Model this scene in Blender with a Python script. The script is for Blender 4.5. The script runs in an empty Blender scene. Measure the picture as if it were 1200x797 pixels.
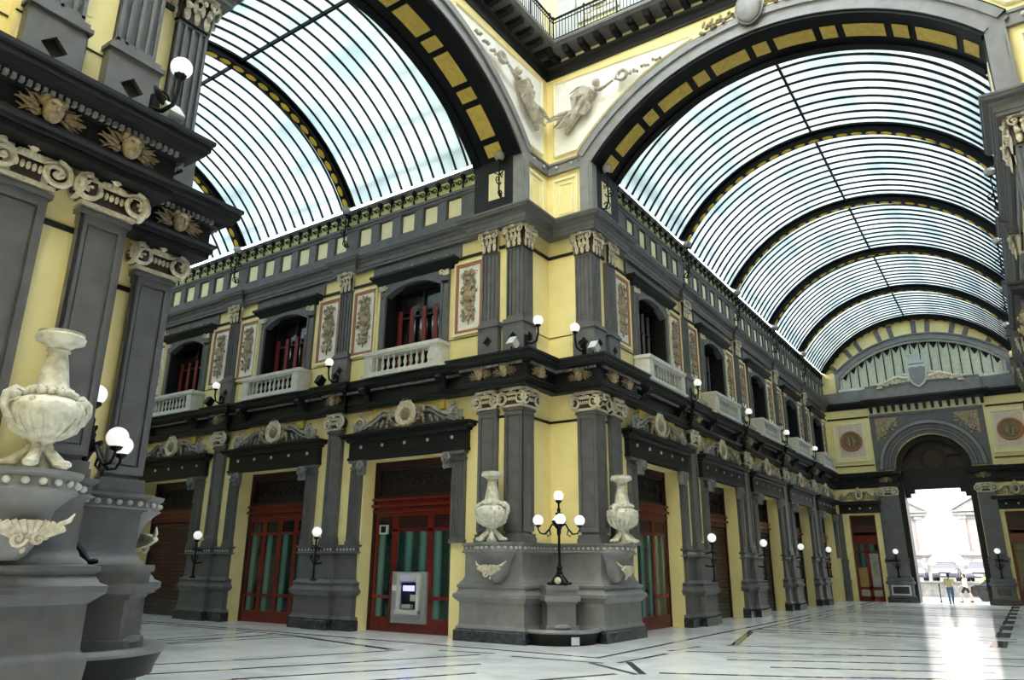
import bpy, math, random
from math import pi, sin, cos, sqrt, asin, atan2, radians
from mathutils import Vector, Matrix

random.seed(7)
SC = bpy.context.scene
COL = SC.collection

# ------------------------------------------------------------------ camera
def make_camera():
    yaw, pitch, roll = .5961, .2993, .0068
    sy, cy, sp, cp, sr, cr = sin(yaw), cos(yaw), sin(pitch), cos(pitch), sin(roll), cos(roll)
    fw = Vector((-sy * cp, cy * cp, sp)); rt = Vector((cy, sy, 0)); up = rt.cross(fw)
    r2 = cr * rt + sr * up; u2 = -sr * rt + cr * up
    cam = bpy.data.objects.new('camera', bpy.data.cameras.new('camera'))
    cam.matrix_world = Matrix(((r2.x, u2.x, -fw.x, 9.765), (r2.y, u2.y, -fw.y, -17.153),
                               (r2.z, u2.z, -fw.z, 1.92), (0, 0, 0, 1)))
    cam.data.sensor_width = 36; cam.data.lens = 36 * 860.57 / 1200
    cam.data.clip_start = .05; cam.data.clip_end = 400
    COL.objects.link(cam); SC.camera = cam
make_camera()

# ------------------------------------------------------------------ world, exposure
w = bpy.data.worlds.new('sky'); SC.world = w; w.use_nodes = True
nt = w.node_tree; nt.nodes.clear()
wo = nt.nodes.new('ShaderNodeOutputWorld'); bg = nt.nodes.new('ShaderNodeBackground')
tc = nt.nodes.new('ShaderNodeTexCoord'); nz = nt.nodes.new('ShaderNodeTexNoise'); cr_ = nt.nodes.new('ShaderNodeValToRGB')
nz.inputs['Scale'].default_value = 3.0; nz.inputs['Detail'].default_value = 5
nt.links.new(tc.outputs['Generated'], nz.inputs['Vector']); nt.links.new(nz.outputs['Fac'], cr_.inputs['Fac'])
cr_.color_ramp.elements[0].position = .35; cr_.color_ramp.elements[0].color = (.70, .84, .92, 1)
cr_.color_ramp.elements[1].position = .62; cr_.color_ramp.elements[1].color = (1, 1, 1, 1)
nt.links.new(cr_.outputs['Color'], bg.inputs['Color']); bg.inputs['Strength'].default_value = 5.2
nt.links.new(bg.outputs[0], wo.inputs[0])
sun = bpy.data.objects.new('sun', bpy.data.lights.new('sun', 'SUN'))
sun.data.energy = .5; sun.data.angle = .3; sun.rotation_euler = (radians(38), radians(12), radians(-20))
COL.objects.link(sun)
vs = SC.view_settings; vs.view_transform = 'Standard'; vs.look = 'None'; vs.gamma = 1; vs.use_curve_mapping = False
vs.exposure = 1.8

# ------------------------------------------------------------------ materials
def mat(name, col, rough=.6, metal=0, var=.12, scale=4, bump=.0, bscale=30, spec=.5, emis=None, dark=None, coat=0):
    m = bpy.data.materials.new(name); m.use_nodes = True; n = m.node_tree; b = n.nodes['Principled BSDF']
    b.inputs['Roughness'].default_value = rough; b.inputs['Metallic'].default_value = metal
    b.inputs['Specular IOR Level'].default_value = spec; b.inputs['Coat Weight'].default_value = coat
    t = n.nodes.new('ShaderNodeTexCoord'); z = n.nodes.new('ShaderNodeTexNoise')
    z.inputs['Scale'].default_value = scale; z.inputs['Detail'].default_value = 6
    n.links.new(t.outputs['Object'], z.inputs['Vector'])
    r = n.nodes.new('ShaderNodeValToRGB'); d = dark or tuple(c * (1 - 2 * var) for c in col)
    r.color_ramp.elements[0].position = .3; r.color_ramp.elements[1].position = .65
    r.color_ramp.elements[0].color = (*d, 1); r.color_ramp.elements[1].color = (*col, 1)
    n.links.new(z.outputs['Fac'], r.inputs['Fac']); n.links.new(r.outputs['Color'], b.inputs['Base Color'])
    if bump:
        z2 = n.nodes.new('ShaderNodeTexNoise'); z2.inputs['Scale'].default_value = bscale; z2.inputs['Detail'].default_value = 4
        n.links.new(t.outputs['Object'], z2.inputs['Vector'])
        bp = n.nodes.new('ShaderNodeBump'); bp.inputs['Strength'].default_value = bump; bp.inputs['Distance'].default_value = .02
        n.links.new(z2.outputs['Fac'], bp.inputs['Height']); n.links.new(bp.outputs[0], b.inputs['Normal'])
    if emis:
        b.inputs['Emission Color'].default_value = (*emis[:3], 1); b.inputs['Emission Strength'].default_value = emis[3]
    return m

YEL = mat('yellow plaster', (.95, .81, .39), .75, var=.06, scale=1.2, bump=.15, bscale=20)
YELW = mat('cream yellow moulding', (.92, .84, .54), .7, var=.05, scale=3)
OCH = mat('ochre panel', (.62, .44, .09), .6, var=.12, scale=6)
GRY = mat('grey stone paint', (.128, .126, .133), .5, var=.14, scale=3, bump=.25, bscale=25)
GRL = mat('light grey stone', (.23, .225, .23), .5, var=.12, scale=3, bump=.2, bscale=25)
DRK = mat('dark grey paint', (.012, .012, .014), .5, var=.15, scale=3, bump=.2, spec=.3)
BLK = mat('black iron', (.004, .0045, .006), .5, var=.2, scale=8, spec=.2)
MRB = mat('dark green marble', (.055, .06, .065), .25, var=.3, scale=9, spec=.6, dark=(.008, .010, .012))
WST = mat('white balcony stone', (.66, .65, .61), .6, var=.08, scale=6, bump=.2)
SILV = mat('silver grey carving', (.40, .39, .37), .5, var=.25, scale=10, dark=(.16, .15, .14))
CRM = mat('cream stucco', (.76, .69, .55), .65, var=.1, scale=10, dark=(.50, .40, .27))
CAPM = mat('antique cream capital', (.72, .66, .54), .6, var=.2, scale=16, dark=(.46, .38, .26))
FACE = mat('bronze face', (.34, .27, .17), .5, var=.2, scale=14, dark=(.16, .11, .06))
CAPD = mat('capital recess shade', (.045, .032, .018), .6, var=.2, scale=10)  # shade in the hollows of the cream capitals, put in as colour
RELG = mat('white relief ground', (.88, .85, .80), .7, var=.04, scale=5)
RELF = mat('brown shaded relief carving', (.46, .36, .23), .6, var=.15, scale=12, dark=(.14, .09, .045))
VICT = mat('grey white figure carving', (.58, .54, .47), .6, var=.15, scale=6, dark=(.34, .29, .22))
TER = mat('terracotta frame', (.42, .17, .08), .65, var=.12, scale=8)
REDW = mat('red varnished wood', (.17, .010, .006), .35, var=.25, scale=5, spec=.6)
REDD = mat('dark red wood', (.030, .004, .003), .45, var=.3, scale=5)
SHUT = mat('brown roller shutter', (.075, .022, .016), .45, var=.3, scale=4)
SHUG = mat('grey roller shutter', (.07, .065, .065), .45, var=.3, scale=4)
REDS = mat('bright red shutter', (.20, .012, .009), .5, var=.2, scale=3)
GLG = mat('green door glass', (.045, .12, .105), .08, var=.35, scale=1.5, spec=.8, dark=(.015, .04, .035))
GLD = mat('dark window glass', (.02, .022, .024), .08, var=.3, scale=2, spec=.8)
GLL = mat('pale door glass', (.42, .44, .40), .15, var=.2, scale=2)
TANM = mat('tan paper', (.42, .25, .10), .6)
VASE = mat('weathered white marble', (.74, .71, .62), .45, var=.12, scale=9, bump=.4, bscale=40, dark=(.46, .42, .32))
BRZ = mat('dark gilt bronze', (.30, .22, .11), .5, var=.3, scale=18, dark=(.08, .055, .03))
BEAD = mat('pale bead', (.52, .51, .48), .5)
GLOBE = mat('opal glass globe', (.85, .85, .86), .2, var=.02, emis=(1, .98, .95, .18))
GLOBG = mat('grey glass ball', (.34, .34, .33), .25, var=.1)
YROS = mat('yellow enamel boss', (.85, .55, .04), .35, var=.12, scale=8)
CRST = mat('pale yellow crest wall', (.72, .70, .30), .7, var=.15, scale=3)
STL = mat('brushed steel', (.42, .42, .43), .35, metal=.4, var=.08, scale=20)
STG = mat('pale grey panel', (.55, .56, .56), .4, var=.05)
INT = mat('dark interior', (.012, .010, .010), .8)
BRWN = mat('brown tympanum', (.06, .025, .010), .6, var=.3)
PINK = mat('pale pink render', (.40, .36, .34), .8, var=.04, scale=1)
STON = mat('grey tuff stone', (.14, .13, .12), .8, var=.2, scale=3, bump=.4)
ASPH = mat('street asphalt', (.12, .12, .125), .8, var=.1, scale=2)
PAVE = mat('street paving', (.16, .155, .16), .7, var=.15, scale=2)
CURT = mat('cream canopy cloth', (.62, .64, .50), .8, var=.1, scale=4)
SKIN = mat('skin', (.60, .36, .25), .55, var=.04)
HAIR = mat('dark hair', (.02, .014, .01), .5)
SHY = mat('pale yellow shirt', (.85, .78, .36), .8, var=.08)
JEAN = mat('blue jeans', (.12, .20, .33), .8, var=.25, scale=12)
SHP = mat('pinkish white top', (.85, .70, .76), .8, var=.06)
BLKC = mat('black cloth', (.015, .015, .02), .8)
SHOE = mat('brown shoe', (.05, .03, .02), .6)
CARB = mat('black car paint', (.012, .014, .022), .2, spec=.7, coat=.6)
CARS = mat('silver car paint', (.18, .18, .22), .25, metal=.3, coat=.5)
CARV = mat('violet grey car paint', (.11, .09, .13), .25, metal=.2, coat=.5)
CARG = mat('car window glass', (.02, .02, .03), .05, spec=.9)
TYRE = mat('tyre rubber', (.012, .012, .012), .8)
LEAF = mat('yellow green leaves', (.38, .42, .06), .7, var=.25, scale=10)
def folds(m, sc, lo, hi):
    n = m.node_tree; b = n.nodes['Principled BSDF']; g = n.nodes.new('ShaderNodeTexCoord'); wv = n.nodes.new('ShaderNodeTexWave'); wv.inputs['Scale'].default_value = sc
    wv.inputs['Distortion'].default_value = 3.5; wv.inputs['Detail'].default_value = 2; wv.inputs['Detail Scale'].default_value = .4; mp_ = n.nodes.new('ShaderNodeMapping'); mp_.inputs['Scale'].default_value = (1, 1, .06)
    n.links.new(g.outputs['Object'], mp_.inputs[0]); n.links.new(mp_.outputs[0], wv.inputs['Vector'])
    r = n.nodes.new('ShaderNodeValToRGB'); r.color_ramp.elements[0].color = (*lo, 1); r.color_ramp.elements[1].color = (*hi, 1); r.color_ramp.elements[0].position = .35
    n.links.new(wv.outputs['Fac'], r.inputs['Fac']); n.links.new(r.outputs['Color'], b.inputs['Base Color'])
folds(GLG, .55, (.010, .028, .025), (.09, .20, .18))
PLAST = mat('purple screen', (.05, .03, .25), .3, emis=(.30, .28, .8, .8))
LINE = mat('black marble strip', (.035, .037, .04), .10, var=.2, scale=3, spec=.5)

def marble():
    m = bpy.data.materials.new('polished white marble floor'); m.use_nodes = True; n = m.node_tree; b = n.nodes['Principled BSDF']
    g = n.nodes.new('ShaderNodeNewGeometry')
    z = n.nodes.new('ShaderNodeTexNoise'); z.inputs['Scale'].default_value = .55; z.inputs['Detail'].default_value = 8; z.inputs['Distortion'].default_value = 1.2
    n.links.new(g.outputs['Position'], z.inputs['Vector'])
    r = n.nodes.new('ShaderNodeValToRGB'); e = r.color_ramp.elements
    e[0].position = .32; e[0].color = (.66, .68, .70, 1); e[1].position = .60; e[1].color = (.95, .95, .95, 1)
    n.links.new(z.outputs['Fac'], r.inputs['Fac']); n.links.new(r.outputs['Color'], b.inputs['Base Color'])
    z2 = n.nodes.new('ShaderNodeTexNoise'); z2.inputs['Scale'].default_value = 2.0; z2.inputs['Detail'].default_value = 4
    n.links.new(g.outputs['Position'], z2.inputs['Vector'])
    mr = n.nodes.new('ShaderNodeMapRange'); mr.inputs['To Min'].default_value = .07; mr.inputs['To Max'].default_value = .2
    n.links.new(z2.outputs['Fac'], mr.inputs['Value']); n.links.new(mr.outputs[0], b.inputs['Roughness'])
    b.inputs['Specular IOR Level'].default_value = .7
    return m
FLM = marble()

def roof_glass(nm='dusty roof glass', ca=(.065, .095, .103), cb=(.185, .20, .203), tr_=.3):
    m = bpy.data.materials.new(nm); m.use_nodes = True; n = m.node_tree; n.nodes.clear()
    o = n.nodes.new('ShaderNodeOutputMaterial'); mx = n.nodes.new('ShaderNodeMixShader'); tr = n.nodes.new('ShaderNodeBsdfTransparent')
    tl = n.nodes.new('ShaderNodeBsdfTranslucent'); g = n.nodes.new('ShaderNodeNewGeometry')
    z = n.nodes.new('ShaderNodeTexNoise'); z.inputs['Scale'].default_value = .5; z.inputs['Detail'].default_value = 5
    n.links.new(g.outputs['Position'], z.inputs['Vector'])
    r = n.nodes.new('ShaderNodeValToRGB'); e = r.color_ramp.elements
    e[0].position = .36; e[0].color = (*ca, 1); e[1].position = .62; e[1].color = (*cb, 1)
    n.links.new(z.outputs['Fac'], r.inputs['Fac']); n.links.new(r.outputs['Color'], tr.inputs['Color'])
    tl.inputs['Color'].default_value = (.66, .70, .70, 1); mx.inputs[0].default_value = tr_
    n.links.new(tr.outputs[0], mx.inputs[1]); n.links.new(tl.outputs[0], mx.inputs[2]); n.links.new(mx.outputs[0], o.inputs[0])
    return m
RGL = roof_glass(); CGL = roof_glass('clear lantern glass', (.85, .88, .88), (.93, .94, .94), .1)

# ------------------------------------------------------------------ mesh builder
class MB:
    def __init__(s): s.v = []; s.f = []; s.mi = []; s.cur = 0; s.alt = None
    def add(s, v, f, M=None):
        k = len(s.v)
        s.v += [tuple(M @ Vector(p)) for p in v] if M is not None else [tuple(p) for p in v]
        s.f += [tuple(i + k for i in q) for q in f]; s.mi += [s.cur] * len(f); return s
    def box(s, x0, x1, y0, y1, z0, z1, M=None):
        v = [(x, y, z) for z in (z0, z1) for y in (y0, y1) for x in (x0, x1)]
        return s.add(v, [(0, 2, 3, 1), (4, 5, 7, 6), (0, 1, 5, 4), (2, 6, 7, 3), (0, 4, 6, 2), (1, 3, 7, 5)], M)
    def lathe(s, prof, n=16, M=None, a0=0, a1=2 * pi):
        full = abs(a1 - a0 - 2 * pi) < 1e-6; k = n if full else n + 1; v = []; f = []
        for r, z in prof:
            for i in range(k):
                a = a0 + (a1 - a0) * i / n; v.append((r * cos(a), r * sin(a), z))
        for j in range(len(prof) - 1):
            for i in range(n):
                i2 = (i + 1) % k; f.append((j * k + i, j * k + i2, (j + 1) * k + i2, (j + 1) * k + i))
        if full:
            f.append(tuple(range(k - 1, -1, -1))); f.append(tuple(range((len(prof) - 1) * k, len(prof) * k)))
        return s.add(v, f, M)
    def ell(s, c, r, n=10, m=6, M=None, rot=None):
        v = []; f = []
        for j in range(m + 1):
            t = -pi / 2 + pi * j / m
            for i in range(n):
                a = 2 * pi * i / n; p = Vector((r[0] * cos(t) * cos(a), r[1] * cos(t) * sin(a), r[2] * sin(t)))
                if rot is not None: p = rot @ p
                v.append(p + Vector(c))
        for j in range(m):
            for i in range(n): f.append((j * n + i, j * n + (i + 1) % n, (j + 1) * n + (i + 1) % n, (j + 1) * n + i))
        return s.add(v, f, M)
    def tube(s, pts, rad, n=6, M=None, sy=1):
        pts = [Vector(p) for p in pts]; k = len(pts); v = []; f = []
        if not hasattr(rad, '__len__'): rad = [rad] * k
        N = None
        for i, p in enumerate(pts):
            t = (pts[min(i + 1, k - 1)] - pts[max(i - 1, 0)]).normalized()
            if N is None:
                N = t.cross(Vector((0, 1, 0)));
                if N.length < .1: N = t.cross(Vector((1, 0, 0)))
            N = (N - t * N.dot(t)).normalized(); B = t.cross(N)
            for j in range(n):
                a = 2 * pi * j / n; v.append(p + rad[i] * (cos(a) * N + sin(a) * B * sy))
        for i in range(k - 1):
            for j in range(n): f.append((i * n + j, i * n + (j + 1) % n, (i + 1) * n + (j + 1) % n, (i + 1) * n + j))
        f.append(tuple(range(n - 1, -1, -1))); f.append(tuple(range((k - 1) * n, k * n)))
        return s.add(v, f, M)
    def sweep(s, path, prof, M=None):
        # path: plan polyline walked with the front on its right; prof: closed loop of (out, z)
        P = [Vector((p[0], p[1])) for p in path]; k = len(P); m = len(prof); v = []; f = []
        nr = []
        for i in range(k - 1):
            d = (P[i + 1] - P[i]).normalized(); nr.append(Vector((d.y, -d.x)))
        for i in range(k):
            if i == 0: o = nr[0]
            elif i == k - 1: o = nr[-1]
            else:
                a, b = nr[i - 1], nr[i]; o = (a + b) / max(.15, 1 + a.dot(b))
            for q, z in prof: v.append((P[i].x + o.x * q, P[i].y + o.y * q, z))
        for i in range(k - 1):
            for j in range(m): f.append((i * m + j, (i + 1) * m + j, (i + 1) * m + (j + 1) % m, i * m + (j + 1) % m))
        f.append(tuple(range(m))); f.append(tuple(range((k - 1) * m + m - 1, (k - 1) * m - 1, -1)))
        return s.add(v, f, M)
    def prism(s, pts, y0, y1, M=None):   # polygon in x,z extruded along y
        k = len(pts); v = [(x, y0, z) for x, z in pts] + [(x, y1, z) for x, z in pts]
        f = [tuple(range(k)), tuple(range(2 * k - 1, k - 1, -1))] + [(i, i + k, (i + 1) % k + k, (i + 1) % k) for i in range(k)]
        return s.add(v, f, M)
    def slab(s, pts, z0, z1, M=None):    # polygon in x,y extruded along z
        k = len(pts); v = [(x, y, z0) for x, y in pts] + [(x, y, z1) for x, y in pts]
        f = [tuple(range(k - 1, -1, -1)), tuple(range(k, 2 * k))] + [(i, (i + 1) % k, (i + 1) % k + k, i + k) for i in range(k)]
        return s.add(v, f, M)
    def ring(s, cx, cz, r0, r1, a0, a1, y0, y1, n=32, M=None):   # arc band in x,z plane, thickness y0..y1
        v = []; f = []
        for i in range(n + 1):
            a = a0 + (a1 - a0) * i / n; c, d = sin(a), cos(a)
            for r, y in ((r0, y0), (r1, y0), (r1, y1), (r0, y1)): v.append((cx + r * c, y, cz + r * d))
        for i in range(n):
            for j in range(4): f.append((i * 4 + j, i * 4 + (j + 1) % 4, (i + 1) * 4 + (j + 1) % 4, (i + 1) * 4 + j))
        f.append((3, 2, 1, 0)); f.append(tuple(n * 4 + j for j in range(4)))
        return s.add(v, f, M)
    def mesh(s, name, m, smooth=True):
        me = bpy.data.meshes.new(name); me.from_pydata(s.v, [], s.f); me.materials.append(m)
        if s.alt: me.materials.append(s.alt); me.polygons.foreach_set('material_index', s.mi)
        if smooth:
            me.polygons.foreach_set('use_smooth', [True] * len(me.polygons)); me.set_sharp_from_angle(angle=radians(38))
        me.validate(); me.update(); return me

def T(x=0, y=0, z=0, rz=0, rx=0, ry=0, s=1):
    return Matrix.Translation((x, y, z)) @ Matrix.Rotation(rz, 4, 'Z') @ Matrix.Rotation(ry, 4, 'Y') @ Matrix.Rotation(rx, 4, 'X') @ Matrix.Scale(s, 4)

CACHE = {}
def obj(name, mb, m=None, parent=None, loc=(0, 0, 0), rz=0, smooth=True, rot=None, scale=None):
    """link a mesh object; mb may be an MB, a mesh, or (key, builder) for shared data"""
    if isinstance(mb, tuple):
        key, fn = mb; key = (key, m.name)
        if key not in CACHE: CACHE[key] = fn().mesh(name, m, smooth)
        me = CACHE[key]
    elif isinstance(mb, MB): me = mb.mesh(name, m, smooth)
    else: me = mb
    o = bpy.data.objects.new(name, me); COL.objects.link(o)
    o.location = loc; o.rotation_euler = rot or (0, 0, rz)
    if scale: o.scale = scale
    if parent: o.parent = parent
    return o
def empty(name, loc=(0, 0, 0), rz=0, parent=None):
    o = bpy.data.objects.new(name, None); COL.objects.link(o); o.location = loc; o.rotation_euler = (0, 0, rz)
    o.empty_display_size = .2
    if parent: o.parent = parent
    return o
def tag(o, label=None, cat=None, group=None, kind=None):
    if label: o['label'] = label
    if cat: o['category'] = cat
    if group: o['group'] = group
    if kind: o['kind'] = kind
    return o
def struct(o, label, cat='wall'): return tag(o, label, cat, kind='structure')
def stuff(o): o['kind'] = 'stuff'; return o
def copy_tree(o, parent=None):
    c = o.copy(); COL.objects.link(c); c.parent = parent
    for ch in list(o.children): copy_tree(ch, c)
    return c

W2 = 11.0      # width of the right wing
W1 = 10.75     # width of the left wing
YE = 35.0      # far end of right wing
XE = -28.5
class Frame:    # local x along wall (left to right seen from front), local y into the wall
    def __init__(s, ox, oy, rz): s.o = (ox, oy); s.rz = rz
    def p(s, x, y, z=0):
        c, d = cos(s.rz), sin(s.rz); return (s.o[0] + c * x - d * y, s.o[1] + d * x + c * y, z)
F1 = Frame(0, 0, 0); F2 = Frame(0, 0, pi / 2)
F1N = Frame(0, -W1, pi); F4 = Frame(0, 0, pi / 2); F3 = Frame(W2, 0, -pi / 2); FE = Frame(0, YE, 0)

# ------------------------------------------------------------------ FLOOR
fl = obj('floor', MB().box(-32, 16, -24, YE + 1.4, -.3, 0), FLM); struct(fl, 'polished white marble floor with black inlaid strips', 'floor')
def strip(pts, wd=.09, z=.003):
    P = [Vector(p) for p in pts]
    for a, b in zip(P[:-1], P[1:]):
        d = (b - a); L = d.length; o = obj('inlay_strip', MB().box(-wd / 2, L + wd / 2, -wd / 2, wd / 2, -.01, z), LINE, fl, (a.x, a.y, 0), atan2(d.y, d.x), smooth=False)
def mirror(pts): return [(-y, -x) for x, y in pts]
strip([(-31, -1.5), (1.5, -1.5), (1.5, YE)], .12)
for st, wd in (([(-9.67, -5.66), (-8.17, -1.95), (-3.28, -2.95)], .09), ([(-8.7, -6.2), (-7.7, -2.15), (-3.35, -3.05)], .09),
           ([(-31, -1.95), (-8.17, -1.95)], .09),
           ([(-5.22, -8.22), (-4.04, -5.71), (-3.0, -2.94)], .1), ([(-4.2, -9.4), (-2.63, -6.14), (-.98, -2.61)], .12),
           ([(-2.12, -8.2), (.02, -3.96)], .12), ([(-3.35, -11.5), (-2.12, -8.2)], .1), ([(-1.0, -8.8), (.75, -5.1)], .12),
           ([(-.14, -2.4), (1.96, -2.26)], .12), ([(3.63, -2.93), (6.19, -1.71), (9.5, .3)], .13),
           ([(3.25, -3.36), (1.83, -2.41)], .14), ([(-2.2, -2.45), (-.85, -2.2)], .09)):
    strip(st, wd)
    if st[0][0] != -31: strip(mirror(st), wd)
strip([(1.95, 8.17), (1.95, YE)], .09)
for i in range(5):
    yy = 9.4 + 6.4 * i
    if yy < YE:
        strip([(1.95, yy - .5), (9.05, yy - .5)], .1); strip([(1.95, yy + .5), (9.05, yy + .5)], .1)
        strip([(2.4, yy + .9), (8.6, yy + .9), (8.6, yy + 5.5), (2.4, yy + 5.5), (2.4, yy + .9)], .08)
    xx = -9.3 - 6.4 * i
    if xx > -30: strip([(xx - .5, -2.1), (xx - .5, -8.7)], .1); strip([(xx + .5, -2.1), (xx + .5, -8.7)], .1)
strip([(9.5, 1.5), (9.5, YE)], .10)
for k in range(8):
    y = 7.9 + k * 3.5
    obj('inlay_block', ('inlayblock', lambda: MB().box(-.19, .19, -1.05, 1.05, -.01, .006)), LINE, fl, (8.72, y, 0), smooth=False)
for k in range(15):
    y = 9.0 + k * 1.7
    strip([(1.95, y), (9.05, y)], .035, .002)

# ------------------------------------------------------------------ ornament builders
def spiral(mb, c, r, turns, tr, y, sgn=1, M=None, a0=0, n=22, yt=1):
    pts = []; rad = []
    for i in range(n + 1):
        t = i / n; a = a0 + sgn * turns * 2 * pi * t; rr = r * (1 - .88 * t)
        pts.append((c[0] + rr * cos(a), y - .03 * t, c[1] + rr * sin(a))); rad.append(tr * (1 - .45 * t))
    mb.tube(pts, rad, 5, M, yt); mb.ell((c[0], y - .02, c[1]), (r * .2, tr * 1.3, r * .2), 8, 5, M)
def leaf(mb, c, L, wd, ang, y=0, th=.03, M=None):
    R = Matrix.Rotation(-ang, 3, 'Y'); d = R @ Vector((0, 0, 1))
    mb.ell(Vector((c[0], y, c[1])) + d * L / 2, (wd / 2, th, L / 2), 7, 5, M, R)
def ionic_face(mb, wd, h, M):
    # scrolled capital face: wd wide, height h, y=0 is shaft face; front towards -y
    r = h * .37; mb.alt = CAPD
    for s in (-1, 1):
        mb.cur = 0; spiral(mb, (s * (wd / 2 - r * .35), h * .42), r, 1.7, h * .085, -.115, -s if s > 0 else 1, M, pi / 2, 26)
        mb.cur = 1; mb.lathe([(r * .9, -.07), (r * .9, .02)], 14, (M or Matrix()) @ T(s * (wd / 2 - r * .35), 0, h * .42, rx=pi / 2))
    mb.cur = 0
    mb.tube([(-wd / 2 + r * .3, -.10, h * .76), (-wd * .2, -.09, h * .64), (wd * .2, -.09, h * .64), (wd / 2 - r * .3, -.10, h * .76)], h * .05, 5, M)
    mb.box(-wd / 2 - .02, wd / 2 + .02, -.11, .02, h * .86, h * .95, M)
    mb.box(-wd / 2 + .03, wd / 2 - .03, -.14, .02, h * .93, h, M)
    mb.cur = 1; mb.box(-wd / 2 + r, wd / 2 - r, -.05, .02, h * .05, h * .9, M); mb.cur = 0; mb.box(-wd / 2 + .02, wd / 2 - .02, -.06, .0, 0, h * .12, M)
    n = 5
    for i in range(n):
        x = (i - (n - 1) / 2) * (wd - 2 * r) / n
        mb.ell((x, -.07, h * .42), ((wd - 2 * r) / n * .42, .035, h * .11), 8, 5, M)
    for i in range(7):
        x = (i - 3) * (wd - 1.4 * r) / 8
        leaf(mb, (x, h * .60), h * .22, h * .12, (i - 3) * .18, -.09, .03, M)
    mb.ell((0, -.14, h * .86), (h * .10, .05, h * .12), 8, 5, M)
    for s in (-1, 1): leaf(mb, (0, h * .84), h * .2, h * .1, s * 1.2, -.13, .03, M)
def mk_ionic(wd):
    def f():
        mb = MB(); mb.box(-wd / 2 + .06, wd / 2 - .06, -.03, .3, 0, .55); ionic_face(mb, wd + .1, .55, None); return mb
    return f
def mk_ionic4():
    mb = MB(); mb.box(-.27, .27, -.27, .27, 0, .55)
    for k in range(4): ionic_face(mb, .76, .55, T(rz=k * pi / 2) @ T(0, -.31, 0))
    return mb
def corinth_face(mb, wd, h, M):
    mb.alt = CAPD; mb.cur = 1; mb.box(-wd / 2 + .02, wd / 2 - .02, -.04, .02, 0, h * .9, M); mb.cur = 0
    for row, (z0, n, L) in enumerate(((.0, 3, .42), (.28, 4, .40))):
        for i in range(n):
            x = (i - (n - 1) / 2) * wd / n
            leaf(mb, (x, z0 * h), L * h, wd / n * .72, 0, -.05 - .03 * row, .035, M)
            mb.ell((x, -.12 - .03 * row, (z0 + L * .95) * h), (wd / n * .32, .045, h * .07), 7, 5, M)
    for s in (-1, 1):
        spiral(mb, (s * wd * .42, h * .74), h * .17, 1.4, h * .045, -.13, -s, M, pi / 2, 14)
        spiral(mb, (s * wd * .13, h * .72), h * .10, 1.3, h * .035, -.10, s, M, pi / 2, 12)
    mb.box(-wd / 2 - .06, wd / 2 + .06, -.16, .02, h * .9, h, M)
    mb.ell((0, -.17, h * .93), (h * .12, .05, h * .1), 8, 5, M)
def mk_corinth(wd):
    def f():
        mb = MB(); mb.box(-wd / 2 + .02, wd / 2 - .02, -.03, .25, 0, .72); corinth_face(mb, wd, .72, None); return mb
    return f
def mk_corinth4():
    mb = MB(); mb.box(-.27, .27, -.27, .27, 0, .72)
    for k in range(4): corinth_face(mb, .58, .72, T(rz=k * pi / 2) @ T(0, -.29, 0))
    return mb
def panel_face(mb, wd, z0, z1, M, b=.1, d=.045):
    # raised border leaving a sunk panel
    mb.box(-wd / 2, -wd / 2 + b, -d, .01, z0, z1, M); mb.box(wd / 2 - b, wd / 2, -d, .01, z0, z1, M)
    mb.box(-wd / 2 + b, wd / 2 - b, -d, .01, z0, z0 + b * 1.3, M); mb.box(-wd / 2 + b, wd / 2 - b, -d, .01, z1 - b * 1.3, z1, M)
    i = b + .03
    mb.box(-wd / 2 + i, wd / 2 - i, -.018, .01, z0 + b * 1.3 + .03, z1 - b * 1.3 - .03, M)
def mk_lowshaft(wd):
    def f():
        mb = MB(); mb.box(-wd / 2, wd / 2, .045, .3, 2.55, 6.32)
        panel_face(mb, wd, 2.85, 6.2, T(0, .045, 0))
        mb.box(-wd / 2 - .05, wd / 2 + .05, -.05, .3, 2.55, 2.68); mb.box(-wd / 2 - .03, wd / 2 + .03, -.03, .3, 2.68, 2.78)
        mb.box(-wd / 2 - .04, wd / 2 + .04, -.04, .3, 6.2, 6.27); return mb
    return f
def mk_lowshaft4():
    mb = MB(); mb.box(-.265, .265, -.265, .265, 2.55, 6.32)
    for k in range(4): panel_face(mb, .62, 2.85, 6.2, T(rz=k * pi / 2) @ T(0, -.265, 0))
    mb.box(-.36, .36, -.36, .36, 2.55, 2.68); mb.box(-.34, .34, -.34, .34, 2.68, 2.78); mb.box(-.35, .35, -.35, .35, 6.2, 6.27)
    return mb
def flutes(mb, wd, z0, z1, M, n=4):
    st = wd / n
    for i in range(n + 1):
        x = -wd / 2 + i * st; x = max(-wd / 2 + .025, min(wd / 2 - .025, x))
        mb.box(x - .025, x + .025, -.045, .01, z0, z1, M)
    mb.box(-wd / 2, wd / 2, -.045, .01, z0 - .06, z0 + .05, M); mb.box(-wd / 2, wd / 2, -.045, .01, z1 - .05, z1, M)
def diamond_face(mb, M):
    # frame around a sunk diamond
    w_, z0, z1, zc, r = .37, 7.86, 8.84, 8.38, .17
    o = [(-w_, z0), (w_, z0), (w_, z1), (-w_, z1)]; d = [(0, zc - r), (r, zc), (0, zc + r), (-r, zc)]
    v = [(x, -.05, z) for x, z in o] + [(x, -.05, z) for x, z in d] + [(x, .03, z) for x, z in d]
    f = [(0, 1, 5, 4), (1, 2, 6, 5), (2, 3, 7, 6), (3, 0, 4, 7), (4, 5, 9, 8), (5, 6, 10, 9), (6, 7, 11, 10), (7, 4, 8, 11)]
    mb.add(v, f, M); mb.alt = INT; mb.cur = 1; mb.add(v[8:], [(0, 1, 2, 3)], M); mb.cur = 0
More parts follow.
